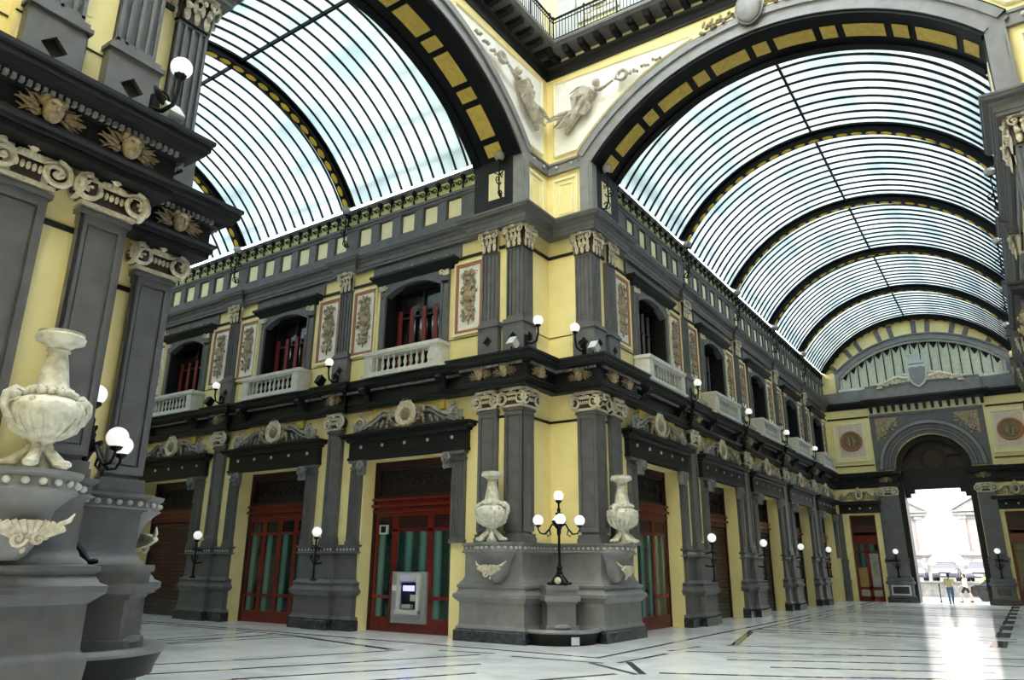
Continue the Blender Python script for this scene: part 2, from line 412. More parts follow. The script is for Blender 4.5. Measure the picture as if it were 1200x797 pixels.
def mk_upbase():
    mb = MB(); mb.box(-.36, .36, .05, .3, 7.86, 8.84); diamond_face(mb, None)
    for s in (-1, 1): mb.box(min(s * .37, s * .36), max(s * .37, s * .36), -.05, .3, 7.86, 8.84)
    mb.box(-.41, .41, -.09, .3, 8.84, 8.91); mb.box(-.37, .37, -.05, .3, 8.91, 8.99); return mb
def mk_upbase4():
    mb = MB(); mb.box(-.26, .26, -.26, .26, 7.86, 8.84)
    for k in range(4): diamond_face(mb, T(rz=k * pi / 2) @ T(0, -.32, 0))
    mb.box(-.41, .41, -.41, .41, 8.84, 8.91); mb.box(-.36, .36, -.36, .36, 8.91, 8.99); return mb
def mk_upshaft(wd):
    def f():
        mb = MB(); mb.box(-wd / 2, wd / 2, .045, .3, 8.9, 11.32); flutes(mb, wd, 9.06, 11.28, T(0, .045, 0)); return mb
    return f
def mk_upshaft4():
    mb = MB(); mb.box(-.25, .25, -.25, .25, 8.9, 11.32)
    for k in range(4): flutes(mb, .58, 9.06, 11.28, T(rz=k * pi / 2) @ T(0, -.25, 0))
    return mb
def mk_mask():
    mb = MB(); mb.alt = BRZ; mb.ell((0, -.12, 0), (.12, .13, .17), 14, 10)
    mb.ell((0, -.255, -.01), (.025, .035, .055), 8, 6); mb.ell((0, -.235, -.09), (.05, .02, .016), 8, 4); mb.cur = 1
    for s in (-1, 1):
        mb.ell((s * .052, -.235, .035), (.034, .02, .020), 8, 4)
        mb.ell((s * .09, -.10, .12), (.08, .10, .07), 8, 5)
    for i in range(22):
        a = -pi * .74 + 2 * pi * .74 * i / 21; e = 1.0 + .5 * abs(sin(a))
        p = [(sin(a) * r * e, -.07 + .03 * sin(i * 2.1 + r * 20), cos(a) * r * .78 + .025 * sin(r * 30 + i * 2)) for r in (.11, .17, .22, .28)]
        mb.tube(p, [.026, .026, .020, .007], 5)
    return mb
def mk_bracket():
    mb = MB(); pts = [(0, 0), (-.42, 0), (-.44, -.08), (-.34, -.16), (-.2, -.22), (-.16, -.36), (-.08, -.44), (0, -.46)]
    v = [(-.11, y, z) for y, z in pts] + [(.11, y, z) for y, z in pts]; k = len(pts)
    mb.add(v, [tuple(range(k)), tuple(range(2 * k - 1, k - 1, -1))] + [(i, i + k, (i + 1) % k + k, (i + 1) % k) for i in range(k)])
    for s in (-1, 1):
        mb.lathe([(.09, -.01), (.09, .02)], 10, T(s * .115, -.32, -.09, ry=s * pi / 2)); mb.lathe([(.07, -.01), (.07, .02)], 10, T(s * .115, -.1, -.34, ry=s * pi / 2))
    leaf(mb, (0, -.38), .3, .16, 0, -.26, .04); return mb

def mk_carving(seed, wd, h):
    def f():
        rnd = random.Random(seed); mb = MB()
        mb.tube([(0, -.02, -h / 2), (.02, -.04, -h * .1), (-.02, -.05, h * .2), (0, -.02, h / 2)], [.02, .035, .035, .015], 6)
        mb.ell((0, -.06, h * .02), (wd * .26, .07, h * .10), 12, 8)                     # shield or fruit knot
        mb.ell((0, -.09, h * .33), (wd * .15, .06, h * .05), 10, 6)
        for i in range(11):
            z = -h * .42 + h * .84 * i / 10; q = 1 - abs(i - 5) / 7
            for s in (-1, 1):
                a = s * (1.0 + .5 * rnd.random()) if i % 2 else s * (.5 + .5 * rnd.random())
                leaf(mb, (s * .02, z), wd * (.30 + .22 * q * rnd.random()), wd * .16, a, -.03 - .03 * rnd.random(), .03)
                if i % 2 == 0: mb.ell((s * wd * (.2 + .2 * q * rnd.random()), -.05, z + .03), (wd * .085, .05, wd * .085), 8, 5)
                if i % 3 == 1: spiral(mb, (s * wd * .30, z), wd * .13, 1.3, .016, -.04, s, None, rnd.random() * 6, 12)
        return mb
    return f

def mk_baluster():
    return MB().lathe([(.05, 0), (.055, .03), (.035, .06), (.03, .10), (.06, .19), (.055, .25), (.028, .36), (.03, .42), (.045, .45), (.05, .5)], 8)

# ------------------------------------------------------------------ balconies
def balcony(F, c, label):
    r = empty('balcony', F.p(c, .1, 7.8), F.rz); tag(r, label, 'balcony', 'stone balconies below the upper windows')
    h = 1.58
    obj('base_slab', ('balb', lambda: MB().box(-h, h, -.55, .0, 0, .16).box(-h - .05, h + .05, -.62, 0, .0, .07)), WST, r)
    obj('hand_rail', ('balr', lambda: MB().box(-h - .03, h + .03, -.60, .0, .74, .86).box(-h, h, -.56, -.3, .68, .74)), WST, r)
    for s in (-1, 1):
        obj('end_pier', ('balp', lambda: MB().box(-.17, .17, -.55, .0, .16, .74).box(-.11, .11, -.57, -.54, .24, .66)), WST, r, (s * (h - .18), 0, 0))
    for i in range(10):
        obj('baluster', ('balu', mk_baluster), WST, r, ((i - 4.5) * .245, -.42, .17))
    return r

# ------------------------------------------------------------------ relief panels
def relief_panel(F, c, label, seed):
    r = empty('relief_panel', F.p(c, .15, 10.05), F.rz); tag(r, label, 'relief', 'stucco relief panels beside the upper windows')
    def fr():
        m = MB(); a, b, z = .53, .43, 1.17
        m.box(-a, -b, -.06, 0, -z, z).box(b, a, -.06, 0, -z, z).box(-b, b, -.06, 0, z - .1, z).box(-b, b, -.06, 0, -z, -z + .1); return m
    def fo():
        m = MB(); a, b, z = .58, .53, 1.24
        m.box(-a, -b, -.09, 0, -z, z).box(b, a, -.09, 0, -z, z).box(-b, b, -.09, 0, z - .07, z).box(-b, b, -.09, 0, -z, -z + .07); return m
    obj('outer_frame', ('rfo', fo), YELW, r); obj('inner_frame', ('rfi', fr), TER, r)
    obj('ground', ('rfg', lambda: MB().box(-.43, .43, -.025, 0, -1.07, 1.07)), RELG, r)
    obj('carving', ('carv%d' % (seed % 4), mk_carving(seed % 4, .76, 1.85)), RELF, r, (0, -.03, 0))
    return r

# ------------------------------------------------------------------ lamps
def lamp_globe(r): return MB().ell((0, 0, 0), (r, r, r), 16, 12)
def wall_lamp(F, x, label):        # ground-floor bracket lamp in front of a pilaster
    r = empty('wall_lamp', F.p(x, -.45, 1.45), F.rz); tag(r, label, 'lamp', 'bracket lamps on the ground floor pilasters')
    def st():
        m = MB(); m.lathe([(.10, 0), (.11, .04), (.04, .10), (.03, .5), (.06, .55), (.03, .6), (.028, .95), (.07, 1.0), (.03, 1.05), (.03, 1.25), (.09, 1.3), (.09, 1.34)], 10)
        for s in (-1, 1):
            spiral(m, (s * .13, .72), .12, 1.3, .022, 0, s, None, pi / 2 + s * pi / 2, 14); spiral(m, (s * .12, 1.0), .10, 1.2, .02, 0, -s, None, 0, 12)
            leaf(m, (s * .03, .45), .22, .1, s * .7)
        m.tube([(0, 0, .5), (0, .3, .55)], .03, 6); m.tube([(0, 0, 1.0), (0, .3, .95)], .025, 6); return m
    obj('bracket', ('wlst', st), BLK, r); obj('globe', ('wlgl', lambda: lamp_globe(.155)), GLOBE, r, (0, 0, 1.5)); return r
def arm_lamp(F, x, y, z, label, s=1):
    r = empty('arm_lamp', F.p(x, y, z), F.rz); tag(r, label, 'lamp', 'curved arm lamps on the lower cornice')
    def st():
        m = MB(); m.box(-.06, .06, -.02, .05, 0, .4)
        m.tube([(0, 0, .18), (.04, -.14, .12), (.10, -.28, .2), (.12, -.32, .42), (.12, -.32, .62)], [.04, .035, .03, .03, .03], 7)
        m.lathe([(.03, 0), (.07, .04), (.09, .08)], 8, T(.12, -.32, .6)); spiral(m, (.03, .35), .11, 1.4, .022, -.1, 1, None, 0, 12)
        leaf(m, (.04, .2), .3, .12, .6, -.16); return m
    obj('bracket', ('alst', st), BLK, r, scale=(s, 1, 1)); obj('globe', ('algl', lambda: lamp_globe(.15)), GLOBE, r, (s * .12, -.32, .80)); return r
def spotlight(F, x, y, z, label, tilt=.5):
    r = empty('floodlight', F.p(x, y, z), F.rz); tag(r, label, 'spotlight', 'small floodlights standing on the cornices')
    def hd():
        m = MB(); m.box(-.10, .10, -.12, .12, .0, .30, T(0, 0, .12, ry=0, rx=-tilt)); m.box(-.12, .12, -.15, -.12, -.01, .31, T(0, 0, .12, rx=-tilt)); return m
    obj('housing', ('sphd', hd), STG if tilt > .6 else BLK, r); obj('foot', ('spft', lambda: MB().box(-.08, .08, -.06, .06, 0, .03).box(-.015, .015, -.02, .02, 0, .2)), BLK, r); return r
def attic_lamp(F, x, label):
    r = empty('attic_lamp', F.p(x, -.25, 13.0), F.rz); tag(r, label, 'lamp', 'scrolled bracket lamps under the glass vault')
    def st():
        m = MB(); m.tube([(0, .2, .1), (0, .05, .0), (0, -.06, .25), (0, -.05, .8), (0, -.05, 1.25)], [.03, .035, .03, .025, .02], 6)
        M = T(rz=pi / 2)
        spiral(m, (.0, .1), .16, 1.5, .022, 0, 1, M, 0, 16); spiral(m, (-.12, .55), .17, 1.4, .022, 0, -1, M, 0, 16)
        spiral(m, (.12, .85), .12, 1.4, .02, 0, 1, M, pi, 14)
        m.tube([(-.2, -.05, .9), (0, -.05, .75), (.2, -.05, .9)], .018, 5); m.lathe([(.03, 0), (.08, .05)], 8, T(0, -.05, 1.23)); return m
    obj('bracket', ('atst', st), BLK, r); obj('globe', ('atgl', lambda: lamp_globe(.17)), GLOBG, r, (0, -.05, 1.44)); return r

# ------------------------------------------------------------------ windows and doors
WN = [0]; DN = [0]
def window(F, c, label, red=True):
    WN[0] += 1; r = empty('window_%d' % WN[0], F.p(c, .15, 7.8), F.rz); struct(r, label, 'window')
    R = (1.2 ** 2 + .34 ** 2) / (2 * .34); a = asin(1.2 / R)
    def fr():
        m = MB()
        for s in (-1, 1):
            m.box(min(s * 1.2, s * 1.5), max(s * 1.2, s * 1.5), -.12, .1, 0, 3.0)
            m.box(min(s * 1.22, s * 1.28), max(s * 1.22, s * 1.28), -.16, .1, 0, 2.95)
        m.ring(0, 3.25 - R, R, R + .13, -a * 1.0, a * 1.0, -.17, .1, 16)
        pts = [(-1.5, 2.9)] + [(-1.2 + 2.4 * i / 12, 3.25 - R + sqrt(R * R - (-1.2 + 2.4 * i / 12) ** 2)) for i in range(13)] + [(1.5, 2.9), (1.5, 3.42), (-1.5, 3.42)]
        k = len(pts)
        for i in range(1, 13):
            m.prism([pts[i], pts[i + 1], (pts[i + 1][0], 3.42), (pts[i][0], 3.42)], -.12, .1)
        for s in (-1, 1): m.box(min(s * 1.2, s * 1.5), max(s * 1.2, s * 1.5), -.12, .1, 2.9, 3.42)
        return m
    obj('surround', ('wnfr', fr), GRY, r)
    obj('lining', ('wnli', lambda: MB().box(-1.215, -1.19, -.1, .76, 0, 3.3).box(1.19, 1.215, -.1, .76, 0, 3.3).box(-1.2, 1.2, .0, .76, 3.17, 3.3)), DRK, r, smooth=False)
    def hood():
        m = MB(); m.sweep([(-1.62, .1), (-1.62, -.12), (1.62, -.12), (1.62, .1)], [(-.05, 3.4), (.02, 3.4), (.05, 3.47), (.14, 3.52), (.2, 3.62), (.24, 3.64), (.24, 3.72), (-.05, 3.78)])
        m.box(-1.6, 1.6, -.1, .1, 3.4, 3.76); return m
    h = obj('hood', ('wnhd', hood), DRK, r)
    def studs():
        m = MB()
        for i in range(7): m.lathe([(.001, .10), (.04, .09), (.07, .04), (.08, 0)], 8, T((i - 3) * .5, -.22, 3.75))
        return m
    obj('stud_row', ('wnst', studs), GRL, h)
    for s in (-1, 1):
        m = ('wnor%d' % s, lambda s=s: (lambda mb: ([spiral(mb, (s * 1.25, 3.27), .11, 1.4, .025, -.19, s, None, 0, 12)] + [leaf(mb, (s * 1.28, 3.2), .3, .1, -s * (1.0 + .3 * k), -.17, .03) for k in range(3)], mb)[1])(MB()))
        obj('corner_scroll', m, CAPM, r)
    def sash():
        m = MB(); m.box(-1.2, 1.2, .42, .5, .0, .1)
        for x in (-1.17, -.02, 1.13): m.box(x, x + .05, .40, .48, 0, 3.2)
        m.box(-1.2, 1.2, .4, .48, 2.2, 2.26); return m
    obj('sash', ('wnsh', sash), REDD if red else BLK, r)
    obj('pane', ('wngl', lambda: MB().box(-1.22, 1.22, .5, .52, 0, 3.25)), GLD, r)
    if red:
        for i, x in enumerate((-.95, -.42, .12, .62, .98)):
            obj('shutter_strip', ('wnss', lambda: MB().box(-.085, .085, .34, .38, 0, 2.5)), REDS, r, (x, 0, 0))
    else:
        for i, x in enumerate((-.9, -.5, .4, .85)):
            obj('curtain', ('wncu', lambda: MB().tube([(0, .44, 0), (.03, .44, 1.2), (-.02, .44, 3.0)], [.07, .05, .07], 8)), GRY, r, (x, 0, 0))
    return r

def framed(mb, x0, x1, z0, z1, y0, y1, b):
    mb.box(x0, x0 + b, y0, y1, z0, z1).box(x1 - b, x1, y0, y1, z0, z1).box(x0 + b, x1 - b, y0, y1, z0, z0 + b).box(x0 + b, x1 - b, y0, y1, z1 - b, z1)
def door(F, c, label, style):
    DN[0] += 1; r = empty('door_%d' % DN[0], F.p(c, .72, 0), F.rz); struct(r, label, 'door')
    h = 1.83; wood = REDW if style in ('glass', 'atm', 'four', 'end') else REDD
    def top():
        m = MB(); m.box(-h, -h + .12, -.08, .1, 0, 5.2).box(h - .12, h, -.08, .1, 0, 5.2)
        m.box(-h, h, -.06, .1, 5.0, 5.2)
        return m
    obj('frame', ('drtp', top), REDD, r)
    obj('transom_bar', ('drtb', lambda: MB().box(-h, h, -.10, .1, 3.55, 3.62).box(-h, h, -.05, .1, 3.62, 3.72).box(-h, h, -.18, .1, 3.72, 3.80).box(-h, h, -.06, .1, 3.80, 3.93).box(-h, h, -.15, .1, 3.93, 4.0)), REDW, r)
    def fan():
        m = MB(); framed(m, -h + .12, h - .12, 4.0, 5.0, -.03, .08, .1)
        for i in range(6): spiral(m, (-1.25 + i * .5, 4.5), .2, 1.3, .025, 0, 1 if i % 2 else -1, None, 0, 12)
        return m
    obj('transom_grille', ('drfan', fan), REDD, r); obj('transom_backing', ('drfb', lambda: MB().box(-h + .1, h - .1, .06, .1, 4.0, 5.0)), INT, r)
    if style in ('glass', 'atm', 'end'):
        cuts = [(-1.7, -.85), (-.85, .62), (.62, 1.7)]
        for i, (a, b) in enumerate(cuts):
            m = MB(); framed(m, a, b, 0, 3.55, -.05, .05, .12); m.box(a, b, -.06, .05, 0, .42); m.box(a, b, -.06, .05, .95, 1.05) if i != 1 else None
            m.box(a, b, -.05, .05, 2.95, 3.05)
            lf = obj('leaf', m, REDW, r)
            g = MB()
            if i == 1 and style == 'atm': g.box(a + .12, b - .12, -.01, .01, 1.6, 2.95)
            else: g.box(a + .12, b - .12, -.01, .01, .42, 2.95)
            obj('pane', g, GLG, lf, (0, -.008, 0)); obj('upper_panel', MB().box(a + .12, b - .12, -.02, .01, 3.05, 3.43), REDD, lf)
    elif style == 'four':
        for i in range(4):
            a = -1.7 + i * .85
            m = MB(); framed(m, 0, .85, 0, 3.55, -.05, .05, .11); m.box(0, .85, -.06, .05, 0, .38).box(0, .85, -.06, .05, .85, .95).box(0, .85, -.06, .05, 2.95, 3.05)
            lf = obj('leaf', ('dr4', lambda: m), REDW, r, (a, 0, 0))
            obj('pane', ('dr4g', lambda: MB().box(.11, .74, -.01, .01, .95, 2.95)), GLG, lf, (0, -.008, 0)); obj('kick_pane', ('dr4k', lambda: MB().box(.11, .74, -.01, .01, .38, .85)), GLG, lf, (0, -.008, 0))
            obj('upper_pane', ('dr4u', lambda: MB().box(.11, .74, -.01, .01, 3.05, 3.44)), GLD, lf, (0, -.008, 0))
    else:
        m = SHUT if style == 'shut' else SHUG
        for i in range(24):
            obj('slat', ('slat', lambda: MB().tube([(-1.7, 0, .075), (1.7, 0, .075)], [.07, .07], 6, None, .5)), m if i > 3 else SHUG, r, (0, 0, i * .147))
        obj('shutter_backing', ('shb', lambda: MB().box(-1.7, 1.7, .04, .06, 0, 3.55)), INT, r)
    return r

# ------------------------------------------------------------------ pediment over each door
def pediment(F, c, label):
    r = empty('door_pediment', F.p(c, .15, 6.05), F.rz); tag(r, label, 'pediment', 'carved pediments over the ground floor doors')
    def bk():
        m = MB(); pts = [(-2.25, 0), (2.25, 0), (2.2, .18), (1.5, .3), (.9, .62), (.45, .55), (-.45, .55), (-.9, .62), (-1.5, .3), (-2.2, .18)]
        m.prism(pts, -.12, 0); return m
    obj('back_plate', ('pdbk', bk), GRY, r)
    def scr(s):
        m = MB()
        if True:
            P = []
            for i in range(17):
                t = i / 16; x = .50 + 1.55 * t; z = .70 - .10 * cos(t * 9) * (1 - t) - .52 * t ** 1.1
                P.append((s * x, -.2, z + .02))
            m.tube(P, .055, 6); m.tube([(x, y - .02, z - .14) for x, y, z in P], .03, 5)
            spiral(m, (s * 1.98, .34), .25, 1.7, .055, -.2, s, None, pi / 2, 20); spiral(m, (s * .55, .55), .15, 1.5, .04, -.2, -s, None, pi / 2, 16)
            for k in range(4): leaf(m, (s * (1.1 + .25 * k), .12), .3 - .03 * k, .12, s * (.5 + .2 * k), -.17, .04)
            for k in range(5): leaf(m, (s * (2.2 + .02 * k), .08), .34, .10, s * (.4 * k - .3), -.2, .04)
        return m
    for q in (-1, 1): obj('scroll', ('pdsc%d' % q, lambda q=q: scr(q)), SILV, r)
    def wr():
        m = MB(); m.lathe([(.30, 0), (.42, .02), (.44, .1), (.36, .16), (.28, .1)], 20, T(0, -.12, .48, rx=pi / 2))
        for i in range(20):
            a = 2 * pi * i / 20; leaf(m, (.40 * sin(a), .48 + .40 * cos(a)), .17, .1, a, -.22, .035)
        return m
    obj('wreath', ('pdwr', wr), CAPM, r); obj('boss', ('pdbo', lambda: MB().ell((0, -.16, .48), (.23, .16, .23), 16, 10)), FACE, r)
    def gar():
        m = MB()
        for s in (-1, 1):
            for i in range(9):
                t = i / 8; a = t * pi / 2; m.ell((s * (.02 + .66 * sin(a)), -.24, .08 + .42 * (1 - cos(a)) ** 1.0 * 1.0), (.075 - .02 * abs(.5 - t), .06, .06), 8, 5)
            m.ell((s * .72, -.24, .56), (.11, .09, .12), 8, 6)
            for k in range(3): m.ell((s * (.74 + .02 * k), -.22, .36 - .11 * k), (.05, .05, .07), 7, 5)
        return m
    obj('garland', ('pdga', gar), RELF, r)
    return r

# ------------------------------------------------------------------ facades
PROF_LENT = [(-.25, 6.85), (.06, 6.85), (.06, 6.95), (.1, 6.95), (.1, 7.02), (.14, 7.06), (.14, 7.1), (.04, 7.1), (.04, 7.42), (.12, 7.44), (.14, 7.5), (.3, 7.54), (.34, 7.62), (.36, 7.62), (.36, 7.72), (.40, 7.74), (.40, 7.80), (-.25, 7.84)]
PROF_UENT = [(-.25, 11.98), (.04, 11.98), (.04, 12.06), (.07, 12.08), (.07, 12.22), (.12, 12.26), (.14, 12.32), (.26, 12.36), (.28, 12.44), (.31, 12.44), (.31, 12.50), (-.25, 12.54)]
PROF_LEDGE = [(-.2, 2.28), (.03, 2.28), (.06, 2.31), (.02, 2.35), (.02, 2.46), (.07, 2.50), (.08, 2.55), (-.2, 2.56)]
PROF_PED = [(-.25, 0.3), (0, .3), (.05, .32), (.04, .36), (.0, .40), (-.02, .45), (-.02, 1.0), (.02, 1.04), (.08, 1.10), (.10, 1.12), (.10, 1.18), (.04, 1.22), (.0, 1.32), (.03, 1.36), (.03, 1.40), (-.03, 1.45), (-.08, 1.5), (-.1, 2.3), (-.25, 2.3)]
PROF_PLN = [(-.3, 0), (.07, 0), (.07, .26), (.03, .3), (-.3, .3)]
def jog(path_end, xs, o1=.14):
    pass
def facade(F, side, bays, x0, x1, pils, ext=(), doors=(), names=(), rich=True, wingname='left'):
    """F frame, bays = bay centres, pils = main pilaster centres between bays"""
    m = MB(); xs = sorted(bays); y0, y1 = .15, .9; cur = x0
    for c in xs:
        m.box(cur, c - 1.83, y0, y1, 0, 7.84); m.box(c - 1.83, c + 1.83, y0, y1, 5.18, 7.84)
        m.box(cur, c - 1.2, y0, y1, 7.84, 14.1); m.box(c - 1.2, c + 1.2, y0, y1, 11.0, 14.1)
        nxt = c + 1.83; m.box(c + 1.2, c + 1.83, y0, y1, 7.84, 14.1); cur = nxt
    m.box(cur, x1, y0, y1, 0, 14.1)
    wl = obj('wall_' + side, m, YEL, None, F.p(0, 0, 0), F.rz, smooth=False)
    struct(wl, 'yellow plaster arcade wall of the %s' % wingname, 'wall')
    # dark rooms behind and roof slab over them
    m = MB(); m.box(x0, x1, 2.6, 2.8, 0, 14.4); m.box(x0, x1, .9, 2.8, 14.0, 14.3)
    for c in xs:
        for s in (-1, 1): m.box(c + s * 2.6 - .1, c + s * 2.6 + .1, .9, 2.7, 0, 14.0)
    m.box(x0, x1, .9, 2.7, 7.4, 7.8)
    bk = obj('back_rooms', m, INT, wl, smooth=False)
    # attic storey: grey band with yellow panels
    m = MB(); m.box(x0, x1, .06, .15, 12.54, 13.0).box(x0, x1, .06, .15, 13.7, 13.98)
    m.sweep([(x0, .06), (x1, .06)], [(-.05, 13.72), (.03, 13.72), (.05, 13.8), (.1, 13.82), (.1, 13.92), (-.05, 13.95)])
    m.sweep([(x0, .06), (x1, .06)], [(-.05, 14.42), (.02, 14.42), (.10, 14.50), (.10, 14.58), (-.2, 14.62)])
    at = obj('attic_band', m, GRY, wl, smooth=False)
    obj('crest_wall', MB().box(x0, x1, .08, .3, 13.95, 14.6), CRST, wl, smooth=False)
    gaps = []
    for p in pils: 
        gaps += [(p + .40 + 1.03 * i, p + 1.0 + 1.03 * i) for i in range(6)]
    gaps = sorted(g for g in gaps + list(ext) if g[0] > x0 + .05 and g[1] < x1 - .05)
    cur = x0
    mm = MB()
    for a, b in gaps:
        if a > cur: mm.box(cur, a, .06, .15, 13.0, 13.7); mm.box(a - .09, a - .02, .03, .15, 12.98, 13.72) 
        cur = b
        obj('attic_panel', ('atp%.2f' % (b - a), lambda: MB().box(.05, b - a - .05, .115, .16, 13.05, 13.65)), YELW, wl, (a, 0, 0))
    mm.box(cur, x1, .06, .15, 13.0, 13.7)
    obj('attic_piers', mm, GRY, wl, smooth=False)
    # iron cresting at the foot of the glass
    n = int((x1 - x0) / .535)
    def crest():
        q = MB(); q.lathe([(.02, 0), (.05, .05), (.025, .12), (.03, .3), (.09, .38), (.10, .46), (.05, .54), (.01, .58)], 8, T(0, -.02, 0))
        for s in (-1, 1):
            spiral(q, (s * .15, .22), .13, 1.3, .022, -.02, s, None, pi / 2 - s * pi / 2, 12)
        return q
    if rich:
        for i in range(n):
            obj('crest_finial', ('crest', crest), BLK, wl, (x0 + .27 + i * (x1 - x0) / n, .05, 13.96))
    # stringcourses on the yellow upper wall
    m = MB(); segs = []; cur = x0
    for c in xs: segs.append((cur, c - 1.5)); cur = c + 1.5
    segs.append((cur, x1))
    for a, b in segs:
        m.box(a, b, .135, .15, 8.72, 8.745).box(a, b, .09, .15, 11.42, 11.50)
    obj('stringcourse', m, GRL if False else DRK, wl, smooth=False)
    # grey frieze under the upper cornice
    m = MB()
    for c in xs: m.box(c - 1.95, c + 1.95, .08, .15, 11.5, 12.0)
    obj('window_frieze', m, GRY, wl, smooth=False)
    for p in pils:
        # pilaster group with pedestal
        path = [(p - 1.37, .2), (p - 1.37, -.06), (p - .5, -.06), (p - .5, -.22), (p + .5, -.22), (p + .5, -.06), (p + 1.37, -.06), (p + 1.37, .2)]
        pp = obj('pedestal', ('ped%s' % F.rz, lambda: MB().sweep([(a - p, b) for a, b in path], PROF_PED)), GRY, wl, (p, 0, 0))
        obj('plinth', ('pln%s' % F.rz, lambda: MB().sweep([(a - p, b) for a, b in path], PROF_PLN)), MRB, pp, smooth=False)
        obj('beaded_ledge', ('led', lambda: MB().sweep([(-1.33, .2), (-1.33, .0), (-.45, .0), (-.45, -.14), (.45, -.14), (.45, .0), (1.33, .0), (1.33, .2)], PROF_LEDGE)), GRY, pp)
        def beads():
            q = MB()
            for i in range(18):
                x = -1.27 + i * .15; q.ell((x, (-.16 if abs(x) < .45 else -.02), 2.405), (.045, .04, .045), 6, 4)
            return q
        stuff(obj('bead_row', ('beads', beads), BEAD, pp))
        sh = obj('pilaster', ('ls65', mk_lowshaft(.65)), GRY, wl, (p, 0, 0))
        obj('capital', ('ion65', mk_ionic(.65)), CAPM, sh, (0, 0, 6.3))
        us = obj('upper_pilaster', ('us60', mk_upshaft(.6)), GRY, wl, (p, 0, 0))
        obj('capital', ('cor60', mk_corinth(.6)), CAPM, us, (0, 0, 11.3)); obj('pedestal', ('ub', mk_upbase), GRY, us)
        obj('mask', ('mask', mk_mask), FACE, wl, (p, -.14, 7.27))
    for i, c in enumerate(xs):
        for s in (-1, 1):
            def sp():
                q = MB(); q.box(-.23, .23, .05, .2, 2.55, 4.95); flutes(q, .46, 2.72, 4.9, T(0, .05, 0), 4); q.box(-.26, .26, -.01, .2, 2.55, 2.66); return q
            q = obj('door_pilaster', ('dpil', sp), GRY, wl, (c + s * 2.12, 0, 0))
            def cp():
                q = MB(); q.box(-.25, .25, .0, .2, 4.93, 5.0).box(-.22, .22, .04, .2, 5.0, 5.12).box(-.28, .28, -.06, .2, 5.12, 5.2); return q
            obj('capital', ('dcap', cp), GRY, q)
            def cs():
                q = MB(); q.box(-.02, .22, -.14, .05, 4.72, 5.18); spiral(q, (.13, 4.97), .17, 1.5, .045, -.19, 1, None, 0, 14); spiral(q, (.08, 4.76), .08, 1.3, .03, -.15, -1, None, 0, 10); return q
            k = obj('console', ('dcon', cs), GRL, q, (-.20 * s - (.0 if s < 0 else 0), 0, 0)); k.location.x = (.23 if s < 0 else -.45) + (.0)
        def lin():
            q = MB(); q.box(-2.45, 2.45, -.02, .2, 5.2, 5.85); q.box(-2.47, 2.47, -.06, .2, 5.2, 5.3); q.box(-2.3, 2.3, -.04, .2, 5.4, 5.44)
            q.sweep([(-2.45, .2), (-2.45, -.02), (2.45, -.02), (2.45, .2)], [(-.05, 5.8), (.06, 5.8), (.1, 5.88), (.22, 5.92), (.24, 6.0), (.28, 6.0), (.28, 6.05), (-.05, 6.07)]); return q
        l = obj('lintel', ('lin', lin), DRK, wl, (c, 0, 0))
        for k in range(5): obj('stud', ('stud', lambda: MB().ell((0, -.04, 0), (.06, .04, .06), 8, 5)), BEAD, l, ((k - 2) * .95, 0, 5.62))
        obj('frieze_panel', ('frp', lambda: MB().box(-1.5, 1.5, .02, .16, 6.55, 7.1)), OCH, wl, (c, 0, 0))
        for s in (-1, 1): obj('cornice_bracket', ('brk', mk_bracket), DRK, wl, (c + s * 1.62, -.06, 7.5))
        if not rich: continue
        nm = names[i]
        pediment(F, c, 'grey scrolled pediment with wreath and garland over the %s' % nm[0])
        balcony(F, c, 'white stone balustraded balcony directly above the %s' % nm[0])
        window(F, c, 'arched window with grey surround above the %s' % nm[0], nm[2])
        door(F, c, nm[3], nm[1])
        for s, sd in ((-1, 'left'), (1, 'right')):
            relief_panel(F, c + s * 2.3, 'carved relief panel %s of the window above the %s' % (sd, nm[0]), i * 2 + (s > 0) + (3 if side == 'right' else 0))
    return wl

L1 = [-5.9 - 6.4 * i for i in range(4)][::-1]
ordn = ['fourth', 'third', 'second', 'nearest']
n1 = [('fourth left wing door', 'shut', True, 'brown roller shutter door, fourth along the left wing'),
      ('third left wing door', 'shut', True, 'shuttered doorway with brown slats, third along the left wing'),
      ('second left wing door', 'four', True, 'red four leaf glazed door, second along the left wing'),
      ('cash machine door', 'atm', True, 'red glazed door holding the cash machine, first in left wing')]
facade(F1, 'left', L1, XE, -3.1, [c - 3.2 for c in L1], ext=[(-2.55, -1.9)], names=n1, wingname='left wing')
L2 = [6.2 + 6.4 * i for i in range(5)]; L2[-1] = 31.7
n2 = [('first right wing door', 'glass', False, 'red framed door with green glass, first in the right wing'),
      ('second right wing door', 'shut', False, 'brown roller shutter, second doorway of the right wing'),
      ('third right wing door', 'shut', False, 'brown roller shutter, third doorway of the right wing'),
      ('fourth right wing door', 'grey', False, 'dark shuttered doorway, fourth in the right wing'),
      ('fifth right wing door', 'four', False, 'narrow looking glazed door, last in the right wing')]
facade(F2, 'right', L2, 3.4, YE, [9.4, 15.8, 22.2, 28.5], ext=[(2.0, 2.7)] + [(3.4 + 1.03 * i, 4.0 + 1.03 * i) for i in range(6)], names=n2, wingname='right wing')
facade(F3, 'opposite', [-6.2 - 6.4 * i for i in range(5)][::-1], -YE, -3.4, [-9.4, -15.8, -22.2, -28.6], rich=False, wingname='right wing, far side')
facade(F1N, 'near_wing', [5.9 + 6.4 * i for i in range(4)], 3.1, -XE, [9.1, 15.5, 21.9], rich=False, wingname='left wing, near side')
facade(F4, 'near_left', [-W1 - 6.2], -22, -W1 - 3.4, [], rich=False, wingname='wing beside the near pier')

